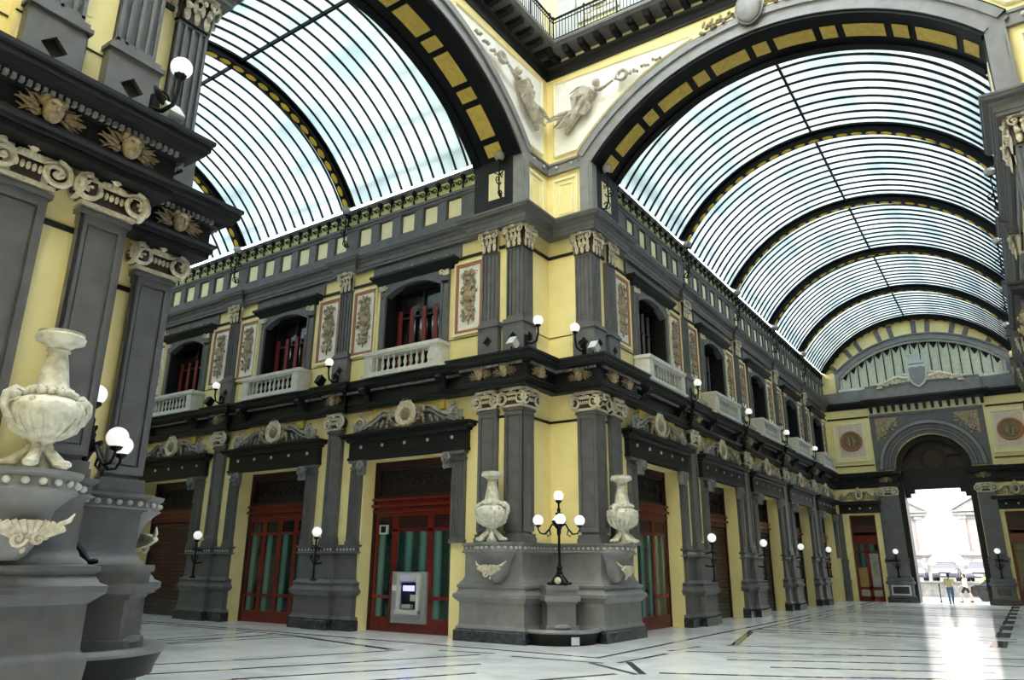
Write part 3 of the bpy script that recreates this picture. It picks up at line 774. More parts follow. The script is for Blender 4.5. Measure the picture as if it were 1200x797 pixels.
# ------------------------------------------------------------------ CORNER PIERS
def jogged(pils, a, b, along):     # offsets along a facade
    out = []
    for p in pils: out += [(p - .52, 0), (p - .52, .12), (p + .52, .12), (p + .52, 0)]
    return out
def corner(tf, mir, side, desc, bead_parts=False, warp=False):
    GRL = GRY if warp else globals()['GRL']  # shade on the near pier is put into a darker grey
    def wp(o):
        if warp: o.location.z += .55; o.scale.z *= .93125
        return o
    def mp(pts):
        q = [tf(*p) for p in pts]; return q[::-1] if mir else q
    def rot(a):   # direction the face looks at: a = rotation in the unmirrored corner
        v = Vector((sin(a), -cos(a)));     # outward direction
        p0 = Vector(tf(0, 0)); p1 = Vector(tf(v.x, v.y)); d = p1 - p0
        return atan2(d.x, -d.y)
    # wall mass
    m = MB(); poly = [tf(*p) for p in ((-3.1, .15), (-1.65, .15), (-1.65, 1.75), (-.15, 1.75), (-.15, 3.4), (-.9, 3.4), (-.9, 2.5), (-2.4, 2.5), (-2.4, .9), (-3.1, .9))]
    m.slab(poly[::-1] if mir else poly, -.05, 14.3)
    wl = obj('wall_' + side, m, YEL, smooth=False); struct(wl, 'yellow plaster walls of the %s' % desc, 'wall')
    m = MB(); m.sweep(mp([(-3.1, .15), (-1.65, .15), (-1.65, 1.75), (-.15, 1.75), (-.15, 3.4)]), [(-.05, 6.05), (.03, 6.05), (.04, 6.12), (-.05, 6.12)])
    m.sweep(mp([(-3.1, .15), (-1.65, .15), (-1.65, 1.75), (-.15, 1.75), (-.15, 3.4)]), [(-.05, 8.75), (.012, 8.75), (.012, 8.775), (-.05, 8.775)])
    m.sweep(mp([(-3.1, .15), (-1.65, .15), (-1.65, 1.75), (-.15, 1.75), (-.15, 3.4)]), [(-.05, 11.42), (.06, 11.42), (.07, 11.5), (-.05, 11.5)])
    obj('stringcourse', m, DRK, wl, smooth=False)
    # pilasters
    for nm, x, y, a, four in (('pilaster', -2.73, 0, 0, 0), ('pilaster', -1.81, .31, 0, 1), ('pilaster', -.31, 1.91, 0, 1), ('pilaster', 0, 2.95, pi / 2, 0)):
        px, py = tf(x, y); r = 0 if four else rot(a)
        if four:
            sh = wp(obj('corner_pilaster', ('ls4', mk_lowshaft4), GRY, wl, (px, py, 0))); obj('capital', ('ion4', mk_ionic4), CAPM, sh, (0, 0, 6.3))
            us = obj('upper_pilaster', ('us4', mk_upshaft4), GRY, wl, (px, py, 0)); obj('capital', ('cor4', mk_corinth4), CAPM, us, (0, 0, 11.3)); obj('pedestal', ('ub4', mk_upbase4), GRY, us)
        else:
            sh = wp(obj('pilaster', ('ls65', mk_lowshaft(.65)), GRY, wl, (px, py, 0), r)); obj('capital', ('ion65', mk_ionic(.65)), CAPM, sh, (0, 0, 6.3))
            us = obj('upper_pilaster', ('us60', mk_upshaft(.6)), GRY, wl, (px, py, 0), r); obj('capital', ('cor60', mk_corinth(.6)), CAPM, us, (0, 0, 11.3)); obj('pedestal', ('ub', mk_upbase), GRY, us)
    # masks in the frieze
    for x, y, a in ((-2.73, -.33, 0), (-1.85, -.33, 0), (-1.17, .27, pi / 2), (-.3, 1.3, 0), (.33, 1.95, pi / 2), (.33, 2.95, pi / 2)):
        px, py = tf(x, y); obj('mask', ('mask', mk_mask), FACE, wl, (px, py, 7.27), rot(a))
    # pedestals
    low = mp([(-3.45, .3), (-3.45, -.22), (-1.28, -.22), (-1.28, 1.38), (.22, 1.38), (.22, 3.75), (-.3, 3.75)])
    die = mp([(-3.4, .3), (-3.4, -.06), (-1.44, -.06), (-1.44, 1.54), (.06, 1.54), (.06, 3.7), (-.3, 3.7)])
    zl = -.3 if warp else .3
    P_LOW = [(-.4, zl), (0, zl), (.05, .32), (.04, .36), (.0, .40), (-.02, .45), (-.02, .98), (.02, 1.02), (.08, 1.08), (.12, 1.12), (.12, 1.2), (.05, 1.24), (.0, 1.34), (.04, 1.38), (.04, 1.44), (-.1, 1.47), (-.4, 1.47)]
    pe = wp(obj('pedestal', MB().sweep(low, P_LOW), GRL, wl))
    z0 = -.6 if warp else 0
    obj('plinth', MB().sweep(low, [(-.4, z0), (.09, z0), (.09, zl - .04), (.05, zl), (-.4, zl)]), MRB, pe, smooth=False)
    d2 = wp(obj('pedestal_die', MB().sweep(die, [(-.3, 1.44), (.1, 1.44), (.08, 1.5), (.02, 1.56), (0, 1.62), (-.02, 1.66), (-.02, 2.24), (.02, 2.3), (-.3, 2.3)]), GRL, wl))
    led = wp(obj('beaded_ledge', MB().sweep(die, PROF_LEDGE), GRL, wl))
    pts = [Vector(p) for p in die]; bd = []
    for a, b in zip(pts[:-1], pts[1:]):
        d = b - a; L = d.length; n = int(L / .15); nrm = Vector((d.y, -d.x)).normalized()
        for i in range(n): q = a + d * (i + .5) / n + nrm * .02; bd.append((q.x, q.y))
    if bead_parts:
        for x, y in bd: obj('bead', ('bead', lambda: MB().ell((0, 0, 0), (.045, .045, .045), 10, 6)), BEAD, led, (x, y, 2.405))
    else:
        m = MB()
        for x, y in bd: m.ell((x, y, 2.405), (.045, .045, .045), 6, 4)
        stuff(obj('bead_row', m, BEAD, led))
    # fountain basin and lamp pedestal in the notch
    cx, cy = tf(-.95, .95)
    v = Vector(tf(1, -1)) - Vector(tf(0, 0)); a = atan2(v.y, v.x)
    m = MB(); m.lathe([(1.02, 0), (1.04, .10), (1.10, .24), (1.12, .30)], 24, T(cx, cy, 0), a - 1.25, a + 1.25)
    bs = wp(obj('basin', m, BLK, wl))
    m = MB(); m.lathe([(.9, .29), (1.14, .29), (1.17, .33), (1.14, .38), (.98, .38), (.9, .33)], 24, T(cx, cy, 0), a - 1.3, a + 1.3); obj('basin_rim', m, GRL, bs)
    cx, cy = tf(-.72, .6); m = MB(); M = T(cx, cy, 0, rz=a)
    m.box(-.9, .26, -.38, .38, .3, 1.02, M).box(-.9, .34, -.44, .44, .3, .46, M).box(-.9, .40, -.48, .48, 1.06, 1.2, M).box(-.9, .32, -.42, .42, 1.0, 1.36, M).box(-.9, .36, -.45, .45, 1.36, 1.46, M)
    m.ell((.30, 0, .42), (.10, .26, .08), 10, 6, M)
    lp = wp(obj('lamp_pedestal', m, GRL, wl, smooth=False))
    return wl, mp

def trims(mp, n, desc, pils1, pils2, e1, e2):
    p1 = []
    for p in pils1: p1 += [(p - .5, 0), (p - .5, -.12), (p + .5, -.12), (p + .5, 0)]
    p2 = []
    for p in pils2: p2 += [(0, p - .5), (.12, p - .5), (.12, p + .5), (0, p + .5)]
    def path(o): return mp([(e1, 0)] + p1 + [(-3.45, 0), (-3.45, -o), (-1.5 + o, -o), (-1.5 + o, 1.6 - o), (o, 1.6 - o), (o, 3.75), (0, 3.75)] + p2 + [(0, e2)])
    t = obj('trim_%d' % n, MB().sweep(path(.3), PROF_LENT), DRK, smooth=False); struct(t, 'dark moulded entablature between the storeys of the %s' % desc, 'cornice')
    pts = [Vector(p) for p in path(.3)]; m = MB()
    for a, b in zip(pts[:-1], pts[1:]):
        d = b - a; L = d.length
        if L < .5: continue
        k = int(L / .085) if L < 8 else int(L / .17); nr = Vector((d.y, -d.x)).normalized() * .17; r = atan2(d.y, d.x)
        for i in range(k):
            q = a + d * (i + .5) / k + nr; m.box(-.025, .025, -.03, .03, 7.43, 7.5, T(q.x, q.y, 0, rz=r))
    stuff(obj('dentil_row', m, GRL, t, smooth=False))
    t = obj('trim_%d' % (n + 1), MB().sweep(path(.2), PROF_UENT), GRY, smooth=False); struct(t, 'grey upper cornice under the attic panels of the %s' % desc, 'cornice')

C1 = lambda x, y: (x, y)
C2 = lambda x, y: (x + .2, -W1 - .15 - y)
C3 = lambda x, y: (W2 - x, y)
_, mp1 = corner(C1, False, 'corner', 'corner pier between the two wings')
trims(mp1, 1, 'two wings', [-28.3, -21.9, -15.5, -9.1], [9.4, 15.8, 22.2, 28.5], XE, YE)
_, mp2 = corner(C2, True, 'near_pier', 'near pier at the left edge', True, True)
trims(mp2, 3, 'near left pier', [], [], -9, 12)
_, mp3 = corner(C3, True, 'right_pier', 'pier at the right edge')
trims(mp3, 5, 'right pier', [], [9.4, 15.8, 22.2, 28.6], -8, YE)
# small grey crossing pier lining above the upper cornice is part of the arches below

# ------------------------------------------------------------------ CROSSING: arches, spandrels, upper cornice
def arch_wall(M, width, side, desc):
    """local: x across 0..width, front face y=0 (towards crossing), back +y; extends -1.6 .. width+1.6"""
    hw = width / 2 - .08; cz = 10.02; R = 7.0; cx = width / 2
    R = sqrt(hw ** 2 + (14.45 - cz) ** 2); ao = asin(hw / R)
    Ro = R + .55
    top = 18.3; m = MB(); n = 40; x0, x1 = -1.62, width + 1.62
    for i in range(n):
        a, b = -ao + 2 * ao * i / n, -ao + 2 * ao * (i + 1) / n
        p, q = (cx + R * sin(a), cz + R * cos(a)), (cx + R * sin(b), cz + R * cos(b))
        m.prism([p, q, (q[0], top), (p[0], top)], .15, 1.8)
    m.box(x0 - .5, cx - hw, .15, 1.8, 14.3, top); m.box(cx + hw, x1 + .5, .15, 1.8, 14.3, top)
    wl = obj('wall_' + side, m, YEL, smooth=False); wl.matrix_world = M; struct(wl, desc, 'wall')
    m = MB(); m.ring(cx, cz, R - .02, Ro, -ao - .02, ao + .02, -.02, .2, 48); m.ring(cx, cz, R + .36, Ro + .03, -ao, ao, -.09, .1, 48); m.ring(cx, cz, R - .03, R + .1, -ao, ao, -.06, .1, 48)
    obj('archivolt', m, GRL, wl)
    m = MB(); m.ring(cx, cz, Ro + .03, Ro + .09, -ao, ao, -.05, .1, 48); obj('archivolt_shadow_line', m, DRK, wl)
    m = MB(); m.ring(cx, cz, R - .04, R + .02, -ao - .01, ao + .01, -.01, 1.84, 48)
    m.ring(cx, cz, R - .12, R, -ao, ao, .0, .22, 48); m.ring(cx, cz, R - .10, R, -ao, ao, 1.55, 1.84, 48)
    for i in range(23):   # raised ribs between the ochre panels
        pass
    sf = obj('soffit', m, BLK, wl)
    # alternating short and long ochre panels
    unit = 2 * ao / (7 * 1.0 + 6 * 2.6 + 12 * .5 + .8); a = -ao + unit * .4
    for i in range(13):
        L = unit * (1.0 if i % 2 == 0 else 2.6)
        obj('soffit_panel', MB().ring(cx, cz, R - .07, R - .03, a, a + L, .62, 1.18, 8), OCH, sf, smooth=False); a += L + unit * .5
    # jambs under the arch
    for s, xx in ((-1, cx - hw), (1, cx + hw)):
        a_, b_ = (xx - .42, xx) if s < 0 else (xx, xx + .42)
        m = MB(); m.box(a_, b_, -.03, .3, 12.54, 14.75); m.box(a_ + .08, b_ - .08, -.06, 0, 12.75, 14.3)
        if s < 0: m.box(xx - .1, xx + .03, 0, 1.8, 12.54, 14.6)
        else: m.box(xx - .03, xx + .1, 0, 1.8, 12.54, 14.6)
        obj('arch_jamb', m, GRL, wl, smooth=False)
        xf = xx + .03 if s < 0 else xx - .03
        obj('jamb_reveal', MB().box(xf - .012, xf + .012, .30, 1.8, 12.56, 14.55), DRK, wl, smooth=False); obj('jamb_reveal_panel', MB().box(xf - .03, xf + .03, .62, 1.22, 13.05, 14.0), YELW, wl, smooth=False)
        # impost band with studs on the wall towards the inner corner
        e0, e1 = (x0, xx - .42) if s < 0 else (xx + .42, x1)
        m = MB(); m.box(e0, e1, .06, .2, 14.5, 14.82).box(e0, e1, .02, .2, 14.78, 14.86).box(e0, e1, .04, .2, 14.44, 14.5)
        im = obj('impost_band', m, GRL, wl, smooth=False)
        for k in range(2): obj('stud', ('stud', lambda: 0), BEAD, im, (e0 + (e1 - e0) * (.3 + .45 * k), .06, 14.64))
        m = MB(); framed(m, e0 + .2, e1 - .15, 12.75, 14.25, .10, .16, .08); framed(m, e0 + .4, e1 - .35, 12.95, 14.05, .12, .16, .05)
        obj('jamb_panel', m, YELW, wl, smooth=False)
        # spandrel relief panel: triangle bounded by arch
        xe = x0 + .28 if s < 0 else x1 - .28
        pts = []; 
        for k in range(13):
            xq = (xx - .55) + (cx - 1.9 - (xx - .55)) * k / 12 if s < 0 else (xx + .55) + (cx + 1.9 - (xx + .55)) * k / 12
            dx = xq - cx; zz = cz + sqrt(max((Ro + .3) ** 2 - dx * dx, .01)); pts.append((xq, zz))
        poly = [(xe, 15.12), (pts[0][0], 15.12)] + [p for p in pts if p[1] > 15.15 and p[1] < 17.72] + [(pts[-1][0], 17.75), (xe, 17.98)]
        poly = [(x, min(z, 17.98)) for x, z in poly]
        def fan(mb, poly, y0, y1):
            k = len(poly); c = (xe + (0.5 if s < 0 else -.5), 17.2)
            v = [(c[0], y0, c[1])] + [(x, y0, z) for x, z in poly] + [(x, y1, z) for x, z in poly]
            f = []
            for i in range(k):
                j = (i + 1) % k; f.append((0, 1 + i, 1 + j)); f.append((1 + i, 1 + k + i, 1 + k + j, 1 + j))
            mb.add(v, f)
        sp = obj('spandrel_ground', (lambda mb: (fan(mb, poly, .12, .2), mb)[1])(MB()), RELG, wl, smooth=False)
        m = MB(); k = len(poly)
        for i in range(k):
            a2, b2 = poly[i], poly[(i + 1) % k]; m.tube([(a2[0], .13, a2[1]), (b2[0], .13, b2[1])], .06, 4)
        obj('spandrel_frame', m, YELW, wl, smooth=False)
        # winged victory relief
        fig = victory(); ox = xe + (1.34 if s < 0 else -1.34)
        g = obj('victory_relief', fig, VICT, wl, (ox, .10, 16.60), rot=(0, .30 if s < 0 else -.30, 0), scale=(1.08 if s < 0 else -1.08, 1.6, 1.08))
        g['label'] = 'winged figure holding out a wreath, carved in relief'
    return wl, cx, cz, Ro

def limb(mb, pts, rad, n=9): mb.tube(pts, rad, n)
def victory():
    if 'victory' in CACHE: return CACHE['victory']
    mb = MB(); r = random.Random(3)
    # body leaning up to the right, arm reaching to a wreath
    limb(mb, [(-.25, -.04, -.22), (-.12, -.08, -.02), (-.02, -.09, .2), (.08, -.09, .42), (.13, -.08, .55)], [.13, .17, .14, .17, .07])
    mb.ell((.17, -.10, .68), (.095, .10, .12), 12, 8)
    for k in range(7): a = k * .5 + .6; mb.ell((.14 + .09 * cos(a), -.10, .70 + .1 * sin(a)), (.04, .05, .04), 6, 4)
    limb(mb, [(.18, -.10, .45), (.38, -.13, .42), (.56, -.14, .52), (.78, -.14, .70)], [.065, .05, .042, .03])
    mb.ell((.84, -.14, .74), (.05, .04, .05), 7, 5)
    for k in range(14):
        a = 2 * pi * k / 14; mb.ell((1.02 + .15 * cos(a), -.12, .86 + .15 * sin(a)), (.06, .055, .06), 7, 5)
    for k in range(9):
        mb.ell((1.25 + .11 * k, -.08, .92 + .055 * k + .06 * sin(k * 2.3)), (.055, .05, .045), 6, 4); leaf(mb, (1.25 + .11 * k, .92 + .055 * k), .16, .07, 1.2 + (k % 3 - 1) * .9, -.06, .03)
    limb(mb, [(.02, -.10, .42), (-.12, -.14, .3), (.02, -.17, .18), (.2, -.16, .22)], [.06, .05, .04, .03])
    # legs with drapery
    limb(mb, [(-.2, -.09, -.18), (-.28, -.14, -.5), (-.42, -.10, -.82), (-.5, -.08, -1.0)], [.13, .11, .06, .045]); limb(mb, [(-.26, -.06, -.18), (-.5, -.09, -.42), (-.72, -.07, -.56), (-.86, -.06, -.62)], [.12, .1, .06, .04])
    for k in range(13):
        t = k / 12; x0, z0 = -.1 - .15 * t, -.02 - .2 * t; an = -2.0 - .9 * t
        L = .75 + .35 * r.random(); P = [(x0 + cos(an) * L * q + .05 * sin(q * 6 + k), -.13 - .05 * sin(q * 5 + k), z0 + sin(an) * L * q * 1.05) for q in (0, .25, .5, .75, 1)]
        mb.tube(P, [.04, .055, .05, .045, .012], 6)
    for k in range(6):
        P = [(-.1 - .06 * k, -.1, .05 - .06 * k), (.12, -.14, -.02 - .07 * k), (.22 - .03 * k, -.1, -.15 - .05 * k)]; mb.tube(P, [.03, .045, .02], 6)
    # wings
    for k in range(9):
        t = k / 8; P = [(-.02, -.05, .45), (-.25 - .05 * k, -.08, .62 - .05 * k), (-.52 + .01 * k, -.06, .60 - .10 * k), (-.80 + .055 * k, -.04, .44 - .13 * k)]
        mb.tube(P, [.04, .045, .04, .012], 6)
    me = mb.mesh('victory_relief', VICT); CACHE['victory'] = me; return me
CACHE[('stud', BEAD.name)] = CACHE.get(('stud', BEAD.name)) or MB().ell((0, -.04, 0), (.06, .04, .06), 8, 5).mesh('stud', BEAD)

MA2 = Matrix.Translation((0, 1.6, 0))
arch_wall(MA2, W2, 'over_right_arch', 'yellow wall with great arch opening to the right wing')
MA1 = Matrix.Translation((-1.5, -W1, 0)) @ Matrix.Rotation(pi / 2, 4, 'Z')
arch_wall(MA1, W1, 'over_left_arch', 'yellow wall with great arch opening to the left wing')
# oval keystone cartouche over the right arch
r = empty('oval_cartouche', (W2 / 2, 1.6, 17.7)); tag(r, 'grey oval shield with leaves on the crown of the right arch', 'ornament')
obj('oval', MB().ell((0, -.2, 0), (.38, .14, .52), 24, 14).lathe([(.9, 0), (1.0, .02), (1.0, .06), (.9, .08)], 28, Matrix.Translation((0, -.12, 0)) @ Matrix.Rotation(pi / 2, 4, 'X') @ Matrix.Diagonal((.42, .56, 1, 1))), GRL, r)
for s in (-1, 1):
    m = MB()
    for k in range(12):
        m.ell((s * (.5 + .09 * k), -.12, .05 + .1 * sin(k * 1.7) - .02 * k), (.07, .06, .055), 7, 5); leaf(m, (s * (.45 + .09 * k), -.05), .28, .1, s * (.9 + .7 * sin(k * 2.2)), -.1, .04)
    obj('leaf_spray', m, BRZ, r)
r = copy_tree(r); r.location = (-1.5, -W1 / 2, 17.7); r.rotation_euler = (0, 0, pi / 2); r['label'] = 'grey oval shield on the crown of the left arch'

# frieze, brackets, gallery slab round the crossing (right hand = front when walking with the inside to the right)
XL, XR, YT, YB = -1.65, W2 + 1.65, 1.75, -W1 - 1.75
ringp = [(XL, YB), (XL, YT), (XR, YT), (XR, YB)]
t = obj('trim_7', MB().sweep(ringp, [(-.3, 18.22), (.05, 18.22), (.07, 18.3), (.05, 18.36), (.05, 18.62), (.10, 18.66), (.12, 18.72), (-.3, 18.75)]), DRK, smooth=False)
struct(t, 'dark frieze band running under the iron gallery of the crossing', 'cornice')
for a, b, n in ((ringp[0], ringp[1], 24), (ringp[1], ringp[2], 24)):
    a, b = Vector(a), Vector(b); d = b - a; rz = atan2(d.y, d.x)
    for i in range(n):
        q = a + d * (i + .8) / n; obj('bracket', ('gbr', lambda: MB().box(-.09, .09, -.62, .1, 18.86, 18.98).box(-.09, .09, -.45, .1, 18.74, 18.88).lathe([(.08, -.1), (.08, .1)], 10, T(0, -.52, 18.84, ry=pi / 2))), DRK, t, (q.x, q.y, 0), rz)
t = obj('trim_8', MB().sweep(ringp, [(-.3, 18.95), (.66, 18.95), (.70, 19.0), (.78, 19.02), (.78, 19.12), (-.3, 19.15)]), GRY, smooth=False)
struct(t, 'projecting stone gallery slab above the crossing arches', 'cornice')
r = empty('iron_railing', (XL, YT, 19.14)); tag(r, 'black iron balustrade of the high gallery over the crossing', 'railing')
ri = [(XL + .7, YB), (XL + .7, YT - .7), (XR - .7, YT - .7)]
m = MB(); mt = Matrix.Translation((-XL, -YT, 0))
m.sweep(ri, [(-.03, .9), (.03, .9), (.03, .95), (-.03, .95)], mt).sweep(ri, [(-.015, .75), (.015, .75), (.015, .78), (-.015, .78)], mt).sweep(ri, [(-.015, .08), (.015, .08), (.015, .11), (-.015, .11)], mt)
obj('rails', m, BLK, r, smooth=False)
for (a, b) in ((ri[0], ri[1]), (ri[1], ri[2])):
    a, b = Vector(a), Vector(b); L = (b - a).length; n = int(L / .12)
    for i in range(n):
        q = a + (b - a) * i / n
        if i % 10 == 0: obj('post', ('rpost', lambda: MB().lathe([(.035, 0), (.03, .9), (.06, .97), (.02, 1.05)], 6)), BLK, r, (q.x - XL, q.y - YT, 0))
        else: obj('rail_bar', ('rbar', lambda: MB().box(-.009, .009, -.009, .009, .08, .92)), BLK, r, (q.x - XL, q.y - YT, 0), smooth=False)
# upper storey of the crossing
m = MB(); rp = [(XL, YB), (XL, YT), (XR, YT), (XR, YB), (XL, YB)]
m.sweep(rp, [(-.5, 18.2), (-.02, 18.2), (-.02, 26), (-.5, 26)])
wl = obj('wall_upper_storey', m, YELW, smooth=False); struct(wl, 'cream upper storey wall behind the gallery railing', 'wall')
for (ox, oy, rz, L) in ((XL, YT, 0, XR - XL), (XL, YB, pi / 2, YT - YB)):
    for i in range(6):
        x = .9 + i * (L - 1.8) / 5
        M = T(ox, oy, 0, rz=rz)
        p = M @ Vector((x, 0, 0)); obj('pilaster', ('upil', lambda: MB().box(-.35, .35, -.12, .05, 19.1, 25).box(-.42, .42, -.18, .05, 19.1, 20.3).box(-.42, .42, -.18, .05, 24.6, 25)), STG, wl, (p.x, p.y, 0), rz)
        if i < 5:
            p = M @ Vector((x + (L - 1.8) / 10, 0, 0)); pn = obj('panel', ('upan', lambda: (lambda q: (framed(q, -.85, .85, 20.1, 23.2, -.06, .02, .15), q.box(-.6, .6, -.03, .02, 20.4, 22.9), q)[2])(MB())), STG, wl, (p.x, p.y, 0), rz)
            obj('roundel', ('urnd', lambda: MB().lathe([(.42, 0), (.42, .08), (.34, .1), (.3, .04)], 20, T(0, -.02, 20.9, rx=pi / 2)).ell((0, -.06, 20.9), (.2, .1, .26), 10, 8)), CAPM, pn)
m = MB()
for i in range(14):
    x = XL + (XR - XL) * i / 13; m.box(x - .06, x + .06, YB, YT, 26, 26.15)
for i in range(14):
    y = YB + (YT - YB) * i / 13; m.box(XL, XR, y - .06, y + .06, 26.05, 26.2)
c = obj('ceiling', m, BLK, smooth=False); struct(c, 'iron grid of the lantern roof above the crossing', 'roof')
xa, xb, ya, yb = XL + .8, XR - .8, YB + .8, YT - .8
obj('pane', MB().box(xa, xb, ya, yb, 26.2, 26.22), CGL, c, smooth=False)
obj('coffered_border', MB().box(XL - .5, xa, YB - .5, YT + .5, 26.2, 26.5).box(xb, XR + .5, YB - .5, YT + .5, 26.2, 26.5).box(xa, xb, YB - .5, ya, 26.2, 26.5).box(xa, xb, yb, YT + .5, 26.2, 26.5), YELW, c, smooth=False)
# back of crossing behind the camera
o = obj('ceiling_behind', MB().box(-.5, XR + .4, YB - 9.2, YB + .0, 17.6, 17.62), CGL, smooth=False); struct(o, 'roof over the wing behind the viewer', 'roof')
o = obj('wall_behind_left', MB().box(-.5, -.1, YB - 9.2, -21.9, 0, 18), YEL, smooth=False); struct(o, 'yellow wall closing the wing behind the viewer on its left', 'wall')
for side, x0, x1, y0, y1, z1 in (('added_blocker_behind_right', XR, XR + .4, YB - 9.2, YT + 1.6, 26), ('behind', -.5, XR + .4, YB - 9.2, YB - 8.8, 26), ('behind_upper', XL, XR, YB - .4, YB, 26)):
    m = MB().box(x0, x1, y0, y1, 0 if side != 'behind_upper' else 18.2, z1)
    o = obj('wall_' + side, m, DRK if side == 'added_blocker_behind_right' else YEL, smooth=False); struct(o, 'plain wall closing the crossing, %s the viewer' % side.replace('_', ' '), 'wall')  # right one: unseen dark wall added across the arch, shades the near pier

# ------------------------------------------------------------------ GLASS VAULTS
VR = (5.5 ** 2 + 3.05 ** 2) / (2 * 3.05)
def vault(M, width, L0, L1, ribs, nm, desc, ndiv):
    """local x across 0..width, y along"""
    cx = width / 2; hw = cx + .0; R = (hw ** 2 + 3.05 ** 2) / 6.1; cz = 17.75 - R; ao = asin(hw / R)
    base = empty(nm); base.matrix_world = M; struct(base, desc, 'glass roof')
    st = [L0] + ribs
    for y0, y1 in zip(st[:-1], st[1:]):
        for k in range(ndiv):
            a, b = y0 + (y1 - y0) * k / ndiv, y0 + (y1 - y0) * (k + 1) / ndiv
            for h_, (s0, s1) in enumerate(((-ao, 0), (0, ao))):
                key = ('pane%s%.3f%d' % (nm, b - a, h_)); dd = b - a
                o = obj('pane', (key, lambda: MB().ring(cx, cz, R + .02, R + .03, s0, s1, .0, dd, 14)), RGL, base, (0, a, 0))
            if k:
                obj('glazing_bar', ('gbar%s' % nm, lambda: MB().ring(cx, cz, R - .05, R + .035, -ao, ao, -.022, .022, 40)), BLK, base, (0, a, 0), smooth=False)
    for y in ribs:
        m = ('rib%s' % nm, lambda: MB().ring(cx, cz, R - .34, R - .29, -ao, ao, -.16, .16, 48).ring(cx, cz, R - .05, R + .04, -ao, ao, -.14, .14, 48).ring(cx, cz, R - .30, R, -ao, ao, -.03, .03, 48))
        rb = obj('rib', m, BLK, base, (0, y, 0))
        for k in range(25):
            a = -ao * .97 + 2 * ao * .97 * k / 24
            key = 'boss'
            def bs():
                q = MB(); q.ell((0, 0, 0), (.20, .11, .04), 10, 6); return q
            x, z = cx + (R - .35) * sin(a), cz + (R - .35) * cos(a)
            obj('boss', (key, bs), YROS, rb, (x, 0, z), rot=(0, a, 0))
            for sd in (-1, 1):
                pass
    m = MB(); m.box(cx - .035, cx + .035, L0, L1, 17.60, 17.72); obj('ridge_bar', m, BLK, base, smooth=False)
    for i, a in enumerate((-.82, -.62, -.42, -.22, .22, .42, .62, .82)):
        x, z = cx + (R + .35) * sin(a * ao / .9), cz + (R + .35) * cos(a * ao / .9)
        m = MB(); m.box(-.07, .07, L0, L1, -.05, .05); obj('purlin', m, GRL, base, (x, 0, z), rot=(0, a, 0), smooth=False)
    return base
vault(Matrix(), W2, 3.3, YE, [9.4, 15.8, 22.2, 28.6, YE - .15], 'ceiling_right_wing', 'barrel vault of glass over the right wing', 12)
vault(Matrix.Translation((0, -W1, 0)) @ Matrix.Rotation(pi / 2, 4, 'Z'), W1, 3.2, -XE, [9.1, 15.5, 21.9, -XE], 'ceiling_left_wing', 'barrel vault of glass over the left wing', 12)
# left wing end wall (out of sight behind the near pier)
o = obj('wall_left_end', MB().box(XE - .4, XE, -W1 - 1, 1, 0, 18), YEL, smooth=False); struct(o, 'yellow wall at the far end of the left wing', 'wall')

